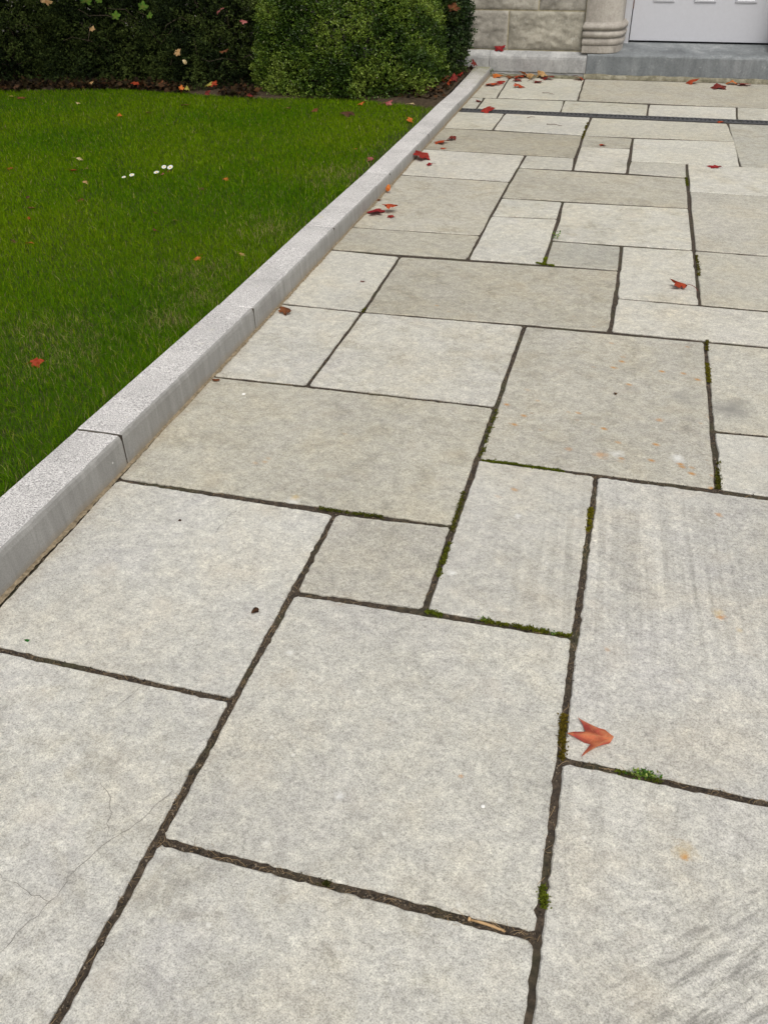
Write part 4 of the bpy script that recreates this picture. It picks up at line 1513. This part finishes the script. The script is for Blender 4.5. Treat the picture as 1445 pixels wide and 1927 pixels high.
leaf(-1.221, 1.225, 0, .013, GREEN, "tiny fresh green leaf fragment on the pale slab", GP, kind="oval", bend=2, stem=False)
leaf(-1.08, 1.748, 0, .012, DKBR, "tiny black crumb on the slab beside the kerb", GP, kind="oval", bend=5, stem=False)
leaf(.047, 2.777, 0, .018, DKBR, "tiny black crumb in the middle of the large rust-spotted slab", GP, kind="oval", bend=5, stem=False)
leaf(-1.285, 8.553, .185, .10, CRIM, "crimson leaf resting on the plinth ledge against the wall", GP, bend=2, tilt=(1.2, 0), rot=0)

# lawn
for (x, y, s, pal, lab) in (
    (-1.926, 2.374, .075, ORED, "orange-red crumpled leaf on dry thatch nearest the camera"),
    (-1.832, 3.515, .06, ORNG, "orange leaf lying in the grass closest to the kerb's third joint"),
    (-1.661, 3.604, .05, TAN, "tan leaf in the grass beside the kerb"),
    (-2.786, 3.528, .06, DKBR, "dark brown leaf next to an orange-tan one in the grass"),
    (-2.698, 3.516, .065, ORNG, "orange-tan leaf next to a dark brown one in the grass"),
    (-2.917, 3.858, .045, ORED, "small orange leaf in the grass at the left"),
    (-2.996, 4.016, .07, BRWN, "dull brown leaf half hidden in the grass at the left"),
    (-3.138, 4.188, .05, DKBR, "dark leaf scrap in the grass at the left edge"),
    (-2.839, 4.204, .06, BRWN, "brown leaf with orange edge in the middle of the lawn"),
    (-2.99, 4.522, .07, TAN, "flat tan leaf in the lawn below the row of daisies"),
    (-3.155, 4.796, .055, TAN, "tan leaf beside an orange-brown one in the lawn"),
    (-3.213, 4.739, .075, ORED, "orange-brown leaf left of the daisies"),
    (-3.335, 5.01, .07, PALE, "yellowish pale leaf above the orange-brown one in the lawn"),
    (-3.618, 4.712, .07, ORED, "orange leaf at the lawn's left edge"),
    (-2.65, 4.778, .05, PINK, "pinkish brown leaf just beneath the daisies"),
    (-2.652, 4.87, .05, BRWN, "brown leaf just beneath the largest daisy"),
    (-2.29, 4.556, .055, DKBR, "dark brown leaf in the grass right of the daisies"),
    (-2.236, 4.775, .055, ORNG, "bright orange leaf in the grass right of the daisies"),
    (-2.33, 4.074, .055, DKRED, "dark red leaf in the middle of the lawn"),
    (-2.201, 3.822, .055, BRWN, "red-brown leaf in the lawn nearer than the dark red one"),
    (-2.178, 3.989, .045, TAN, "small tan leaf right of the dark red one in the lawn"),
    (-1.73, 5.624, .04, ORNG, "tiny orange leaf in the thin grass beside the far kerb"),
    (-1.553, 5.394, .08, PINK, "pinkish red leaf lodged behind the kerb"),
    (-1.582, 6.464, .09, ORNG, "orange leaf on bare soil beside the far kerb"),
    (-2.074, 6.597, .17, DKBR, "large dark grey-brown curled leaf on the grass before the box bush"),
    (-2.331, 6.658, .09, BRWN, "brown leaf left of the large dark curled one before the box bush"),
    (-2.572, 6.687, .065, TAN, "tan leaf on the grass left of the box bush's middle"),
    (-3.397, 6.644, .10, BRWN, "rust brown leaf on the grass before the straggling shrub"),
    (-3.544, 6.325, .07, YELG, "yellowish leaf in the far lawn right of an orange-tan one"),
    (-3.736, 6.229, .075, ORNG, "orange-tan leaf in the far lawn by itself"),
    (-4.257, 6.548, .055, PALE, "small pale leaf in the far lawn toward the left"),
    (-4.819, 6.639, .13, BRWN, "large rusty brown leaf at the lawn's far left edge"),
    (-4.945, 6.68, .075, YELG, "yellow leaf beside the large rusty one at the far left edge"),
    (-2.07, 6.952, .10, ORNG, "orange leaf under the front of the box bush"),
    (-1.883, 6.978, .13, PINK, "pinkish brown leaf under the right front of the box bush"),
    (-1.705, 7.015, .09, PALE, "cream coloured leaf on soil right of the box bush"),
):
    leaf(x, y, float(lawn_z(y)) + (.008 if y < 6.3 else .014), s, pal, lab, GL, bend=random.uniform(2, 4.5), tilt=(random.uniform(-.4, .4), random.uniform(-.4, .4)))

# under the bushes
for (x, y, z, s, pal, lab) in (
    (-1.594, 8.2, .06, .12, ORNG, "orange leaf under the ivy bush beside the kerb's end"),
    (-1.47, 8.44, .075, .12, DKRED, "dark red leaf lying on the mossy kerb end"),
    (-1.53, 8.03, .06, .11, RED, "red leaf on soil beside the last kerb stone"),
    (-1.628, 7.80, .055, .12, RED, "bright red leaf on soil between box bush and kerb"),
    (-1.533, 7.83, .055, .13, DKRED, "deep red leaf pressed behind the far kerb"),
    (-1.734, 7.93, .06, .11, BRWN, "rust brown leaf at the foot of the ivy bush"),
    (-1.559, 7.70, .05, .10, ORED, "orange-red leaf in the soil corner by the kerb bend"),
    (-4.072, 7.16, .06, .15, ORED, "bright orange upright leaf under the straggling shrubs"),
    (-3.85, 7.21, .055, .13, BRWN, "dull brown pointed leaf under the straggling shrubs"),
    (-3.42, 7.25, .06, .15, ORED, "orange-red leaf in the gap left of the box bush"),
    (-2.974, 6.98, .04, .10, DKRED, "dark red leaf standing at the corner of the box bush"),
    (-3.374, 6.99, .045, .11, DKRED, "dark red leaf on the grass edge before the gap"),
    (-3.636, 7.10, .05, .08, ORNG, "orange leaf at the grass edge below the straggling shrub"),
    (-3.574, 7.09, .05, .09, YELG, "greenish leaf at the grass edge below the straggling shrub"),
    (-3.47, 7.24, .06, .12, YELG, "pale green leaf in the gap left of the box bush"),
    (-5.05, 6.90, .05, .16, DKBR, "wide dark brown leaf in the litter at the far left"),
    (-4.491, 7.15, .06, .08, TAN, "tan leaf in the litter under the middle shrub"),
):
    leaf(x, y, z, s, pal, lab, GH, bend=random.uniform(1.5, 4), tilt=(random.uniform(.3, .9), random.uniform(-.4, .4)), rot=random.uniform(-1, 1))

# caught in the bushes (each rests on the outer twigs)
for (x, y, z, s, pal, kd, lab) in (
    (-4.80, 7.22, .63, .13, TAN, "maple", "pinkish tan leaf caught high in the dark shrub"),
    (-3.28, 7.20, .585, .12, PINK, "maple", "pink maple leaf caught beside the top of the box bush"),
    (-3.08, 7.18, .53, .09, PINK, "maple", "rose red leaf caught at the box bush's left shoulder"),
    (-4.45, 7.25, .44, .08, TAN, "maple", "small tan leaf caught in the middle shrub"),
    (-3.70, 7.22, .285, .10, TAN, "maple", "tan curled leaf caught low in the straggling shrub"),
    (-3.28, 7.22, .315, .10, BRWN, "maple", "brown spotted leaf caught left of the box bush"),
    (-3.62, 7.2, .23, .06, PALE, "oval", "small white petal-like leaf low in the straggling shrub"),
    (-1.56, 7.86, .56, .15, BRWN, "maple", "orange-brown hanging leaf caught in the ivy bush"),
):
    leaf(x, y, z, s, pal, lab, GB, kd, bend=random.uniform(3, 5.5), tilt=(random.uniform(.3, 1.0), random.uniform(-.7, .7)), rot=random.uniform(-.9, .9), stem=False)

# a few larger fresh leaves on the straggling shrubs
for (x, z, s) in ((-3.93, .61, .12), (-4.18, .54, .11), (-4.42, .645, .14), (-4.30, .65, .08), (-3.88, .55, .08)):
    rt = twig_root[1] if x < -4.1 else twig_root[0]
    me = build_leaf(s, lin("2c5214"), lin("4d7a22"), "maple", 2.0, .5, .15, (1.0, random.uniform(-.4, .4)), random.uniform(-.6, .6), int(-z * 1000 + x * 77) % 997, False)
    o = link("broad_leaf", me, M_DEAD, rt)
    o.matrix_parent_inverse = rt.matrix_basis.inverted()
    o.location = (x, 7.2, z)

# leaf litter: the brown crumbled mass along the foot of the bushes
n = 2600
x = np.concatenate([RNG.uniform(-6.2, -3.0, int(n * .75)), RNG.uniform(-1.95, -1.5, n - int(n * .75))])
y = np.where(x < -2.5, lawn_edge_y(x) + np.abs(RNG.normal(0, .14, n)) - .02, RNG.uniform(7.2, 8.5, n))
kx_ = np.where(x > -2.5, x < -1.51, True)
z = lawn_z(np.minimum(y, 7)) + .02 + RNG.uniform(0, .035, n)
kx_ &= (x > -2.5) | (fnoise(x * 3.1, y * 0 + 1.3, 19, 3) > .40)
P = np.stack([x, y, z], 1)[kx_]
D = norm(RNG.normal(size=P.shape) * np.array([1, 1, .5]))
pal = np.array([lin("2a2016"), lin("3c2e1c"), lin("463420"), lin("1e1812"), lin("503620"), lin("38301c")])
cc = pal[RNG.integers(0, len(pal), len(P))] * RNG.uniform(.6, 1.3, (len(P), 1))
V, F, C = leaf_cloud(P, D, RNG.uniform(.025, .06, len(P)), cc * .8, .7, .6)
tag(link("leaf_litter", mesh_np("leaf_litter", V, F, C, 3), M_DEAD), kind="stuff")

# thin red leaf stalks lying loose on the far slabs
for (x0, y0, x1, y1, lab) in ((-.80, 7.78, -.70, 7.74, "fine reddish stalk lying on the slab below the plinth leaves"),
                              (-.80, 6.87, -.75, 6.90, "short reddish stalk on the pale slab nearest the drain"),
                              (-.64, 6.70, -.53, 6.66, "longer reddish stalk with dark tip on the pale slab before the drain")):
    s_ = MB().tube([(x0, y0, .004), ((x0 + x1) / 2, (y0 + y1) / 2 + .006, .008), (x1, y1, .004)], [.0022, .0018, .0012], 5).build("leaf_stalk", M_RUST, None, True)
    tag(s_, lab, "leaf stalk", "loose leaf stalks")

# ------------------------------------------------------------------ daisies
for (x, y, s, lab) in ((-2.793, 4.607, .013, "smallest daisy, leftmost of the five in the lawn"), (-2.771, 4.66, .017, "daisy second from the left in the lawn"),
                       (-2.66, 4.746, .018, "daisy in the middle of the five, closest to the camera side"), (-2.674, 4.869, .016, "half turned daisy next to the largest one"),
                       (-2.635, 4.871, .020, "largest daisy, rightmost of the five in the lawn")):
    z = float(lawn_z(y)) + .034
    root = tag(empty("daisy", (x, y, z - .034)), lab, "flower", "daisies in the lawn")
    s *= .82
    rng = random.Random(int(-x * 1000))
    rr = Matrix.Rotation(rng.uniform(.2, .6), 3, 'X') @ Matrix.Rotation(rng.uniform(-.3, .3), 3, 'Y')
    v, f = [Vector((0, 0, 0))], []
    for k in range(14):
        a = 6.283 * k / 14
        b0 = len(v)
        for (r, da, zz) in ((.45, -.16, .000), (1.0, -.15, .0015), (1.08, 0, .001), (1.0, .15, .0015), (.45, .16, 0)):
            v.append(Vector((math.cos(a + da) * r * s, math.sin(a + da) * r * s, zz + (.0006 if k % 2 else 0))))
        f.append((0, b0, b0 + 1, b0 + 2, b0 + 3, b0 + 4))
    o = link("petals", mesh_py("petals", [rr @ q + Vector((0, 0, .034)) for q in v], f), M_PETAL, root)
    bm = bmesh.new()
    bmesh.ops.create_uvsphere(bm, u_segments=8, v_segments=5, radius=s * .38)
    for q in bm.verts:
        q.co.z *= .5
        q.co = rr @ (q.co + Vector((0, 0, .001))) + Vector((0, 0, .034))
    me = bpy.data.meshes.new("flower_centre"); bm.to_mesh(me); bm.free()
    link("flower_centre", me, M_POLLEN, root)
    MB().tube([(0, 0, -.004), (.001, .001, .018), (0, 0, .033)], [.0011, .0011, .0011], 4).build("stalk", make_plain("daisy_stalk", (.06, .12, .02)) if "daisy_stalk" not in bpy.data.materials else bpy.data.materials["daisy_stalk"], root)

# ------------------------------------------------------------------ moss, fibres and weeds in the joints
MOSS = [((.019, 1.31), (.027, 1.191), 1.0, (.10, .085, .012)), ((.022, .91), (.032, .867), .9, (.10, .14, .015)), ((.018, 2.087), (.018, 1.973), 1.0, (.14, .14, .012)), ((-.335, 1.678), (-.336, 1.836), .8, (.08, .10, .012)),
        ((-.324, 2.257), (-.076, 2.254), .8, (.08, .11, .012)), ((-.328, 2.275), (-.328, 2.581), .25, (.07, .085, .012)), ((-.337, 1.553), (-.294, 1.55), .9, (.09, .13, .012)), ((-.201, 1.558), (.013, 1.554), .8, (.09, .11, .012)),
        ((-.724, 1.898), (-.538, 1.902), .5, (.06, .075, .012)), ((.354, 3.108), (.355, 2.939), .8, (.12, .12, .015)), ((.368, 2.414), (.364, 2.268), .6, (.07, .08, .012)), ((-.372, 3.964), (-.289, 3.949), 1.0, (.13, .18, .015)),
        ((-.336, 3.966), (-.336, 4.05), 1.0, (.13, .18, .015)), ((.296, 5.523), (.303, 5.361), .6, (.08, .10, .012)), ((-.362, 6.326), (-.367, 6.828), .4, (.09, .09, .02)), ((.13, 1.19), (.222, 1.187), .25, (.07, .10, .012)),
        ((-.373, .818), (-.342, .816), .8, (.04, .05, .012)), ((.334, 4.23), (.342, 3.96), .35, (.08, .08, .015)), ((-.343, 2.079), (-.339, 1.884), .3, (.07, .08, .012)), ((.357, 3.294), (.357, 3.2), .5, (.08, .08, .012)),
        ((-.99, 3.25), (-.99, 3.29), .6, (.08, .09, .015))]
PP, DD, SS, CC = [], [], [], []
for (a, b, dens, col) in MOSS:
    a = np.array(a); b = np.array(b)
    L = np.linalg.norm(b - a)
    k = int(L * dens * 9000)
    t = RNG.random(k)
    perp = np.array([-(b - a)[1], (b - a)[0]]) / L
    q = a + (b - a) * t[:, None] + perp * RNG.normal(0, .0036, k)[:, None]
    lump = fnoise(q[:, 0] * 60, q[:, 1] * 60, 5, 2)
    keep = lump > .36
    q = q[keep]; lump = lump[keep]
    PP.append(np.stack([q[:, 0], q[:, 1], -.006 + lump * .010], 1))
    d = norm(RNG.normal(size=(len(q), 3)) * np.array([.8, .8, .4]) + np.array([0, 0, .8]))
    DD.append(d); SS.append(RNG.uniform(.003, .007, len(q)))
    CC.append(np.array(col) * np.array([1.0, .88, .7]) * RNG.uniform(.55, 1.5, (len(q), 1)))
V, F, C = leaf_cloud(np.concatenate(PP), np.concatenate(DD), np.concatenate(SS), np.concatenate(CC), .6, .3)
o = link("moss", mesh_np("moss", V, F, C, 3), M_MOSS, pavement)
tag(o, kind="stuff")

# dry rootlets and grass fibres caught in the near joints
rng = random.Random(4)
v, f, c = [], [], []
segs = [s for s in JOINT_SEGS if (s[0].y + s[1].y) / 2 < 3.2 and max(s[0].x, s[1].x) < 1.0 and min(s[0].y, s[1].y) > .3]
wts = [(a - b).length / max(.5, ((a + b) / 2).y) ** 1.5 for a, b in segs]
for k in range(1500):
    a, b = rng.choices(segs, wts)[0]
    t = rng.random()
    q = a.lerp(b, t)
    d = (b - a).normalized()
    ang = rng.gauss(0, .55)
    d = Vector((d.x * math.cos(ang) - d.y * math.sin(ang), d.x * math.sin(ang) + d.y * math.cos(ang), 0)) * rng.choice([-1, 1])
    L = rng.uniform(.010, .035)
    w = rng.uniform(.00012, .00034)
    cur = rng.gauss(0, 1.2)
    q = q + Vector((rng.gauss(0, .003), rng.gauss(0, .0035), -.0035))
    col = np.array([.22, .155, .085]) * rng.uniform(.4, 1.6)
    n0 = len(v)
    m = 5
    for i in range(m + 1):
        tt = i / m
        an = cur * tt
        dd = Vector((d.x * math.cos(an) - d.y * math.sin(an), d.x * math.sin(an) + d.y * math.cos(an), 0))
        pp = q + dd * L * tt + Vector((0, 0, .006 * math.sin(tt * 3.1) * rng.random()))
        nn = Vector((-dd.y, dd.x, 0)) * w
        v += [tuple(pp + nn), tuple(pp - nn + Vector((0, 0, w)))]
        c += [col, col]
    for i in range(m):
        f.append((n0 + 2 * i, n0 + 2 * i + 1, n0 + 2 * i + 3, n0 + 2 * i + 2))
o = link("root_fibres", mesh_np("root_fibres", v, f, np.array(c), 4), M_FIBRE, pavement)
tag(o, kind="stuff")

# crumbs of soil and grit packed in the near joints
v, f, c = [], [], []
for k in range(9000):
    a, b = rng.choices(segs, wts)[0]
    q = a.lerp(b, rng.random())
    d = (b - a).normalized()
    q = q + Vector((-d.y, d.x, 0)) * rng.gauss(0, .0042) + Vector((0, 0, -.0045 + rng.random() * .0015))
    r = rng.choice([.0008, .0012, .0018, .0026]) * rng.uniform(.7, 1.3)
    n0 = len(v)
    an = rng.uniform(0, 6.28)
    for j in range(3):
        v.append((q.x + math.cos(an + j * 2.1) * r * rng.uniform(.7, 1.2), q.y + math.sin(an + j * 2.1) * r * rng.uniform(.7, 1.2), q.z - r * .3))
    v.append((q.x, q.y, q.z + r))
    col = np.array(rng.choice([(.045, .034, .024), (.03, .023, .016), (.08, .062, .042), (.16, .13, .095), (.02, .016, .012)])) * rng.uniform(.7, 1.3)
    c += [col] * 4
    f += [(n0, n0 + 1, n0 + 3), (n0 + 1, n0 + 2, n0 + 3), (n0 + 2, n0, n0 + 3)]
o = link("joint_grit", mesh_np("joint_grit", v, f, np.array(c), 3), M_FIBRE, pavement)
tag(o, kind="stuff")

# the broken dry stalk lying in the near joint
st = MB().tube([(-.088, .8165, -.003), (-.070, .8160, -.002), (-.050, .8145, -.0025), (-.028, .8115, -.005)], [.0020, .0025, .0026, .0018], 7)
o = st.build("dry_stalk", M_STRAW, None, True)
tag(o, "broken golden dry stalk lying in the wide joint near the camera", "stalk")
nd = MB().tube([(-.0930, .8168, -.002), (-.0885, .8165, -.002)], [.0042, .0036], 8).build("stalk_node", M_STRAW, o, True)
# white pebble on the big slab
bm = bmesh.new()
bmesh.ops.create_icosphere(bm, subdivisions=2, radius=.0042)
for q in bm.verts:
    q.co.z = q.co.z * .55 + .002
    q.co += Vector((random.uniform(-.0005, .0005), random.uniform(-.0005, .0005), 0))
me = bpy.data.meshes.new("pebble"); bm.to_mesh(me); bm.free()
tag(link("pebble", me, M_CHALK, None, (-.107, 1.042, .0005)), "tiny round white pebble on the large central slab", "pebble")
me2 = me.copy()
tag(link("pebble", me2, M_CHALK, None, (-1.19, 2.476, .0005)), "small whitish pebble on the tan slab close to the kerb", "pebble").scale = (1.6, 1.6, 1.2)


def weed(x, y, s, n, label, seed, tall=1.0):
    root = tag(empty("joint_weed", (x, y, -.004)), label, "weed", "small weeds growing in the joints")
    rng = np.random.default_rng(seed)
    P = np.stack([rng.normal(0, s * (.40 if tall <= 1 else .16), n), rng.normal(0, s * .12, n), rng.uniform(.002, s * .45, n) * tall], 1)
    D = norm(rng.normal(size=(n, 3)) * np.array([1, .8, .5]) + np.array([0, 0, .6]))
    pal = np.array([(.05, .12, .02), (.09, .18, .02), (.16, .26, .04), (.30, .34, .10)])
    c = pal[np.minimum((rng.random(n) ** 1.5 * 4).astype(int), 3)] * rng.uniform(.7, 1.3, (n, 1))
    V, F, C = leaf_cloud(P, D, rng.uniform(.10, .24, n) * s, c, .7, .3)
    tag(link("foliage", mesh_np("foliage", V, F, C, 3), M_MOSS, root), kind="stuff")
    for k in range(3):
        a = rng.uniform(0, 6.28)
        MB().tube([(0, 0, -.004), (math.cos(a) * s * .2, math.sin(a) * s * .08, s * .2), (math.cos(a) * s * .4, math.sin(a) * s * .15, s * .38 * tall)], [.0009, .0007, .0004], 4).build("stem", bpy.data.materials["daisy_stalk"], root)


weed(.190, 1.194, .036, 190, "bushy bright green weed in the joint right of the salmon leaf", 1)
weed(-.192, 1.557, .022, 40, "small green weed in the joint above the large central slab", 2)
weed(-.028, 1.553, .022, 40, "small green weed at the right end of the same mossy joint", 3)
weed(-.321, 4.316, .05, 26, "yellow-green upright seedling in a joint farther back", 4, 1.6)
weed(-1.37, 8.48, .12, 60, "green trailing weed at the kerb end against the plinth", 5, 1.0)
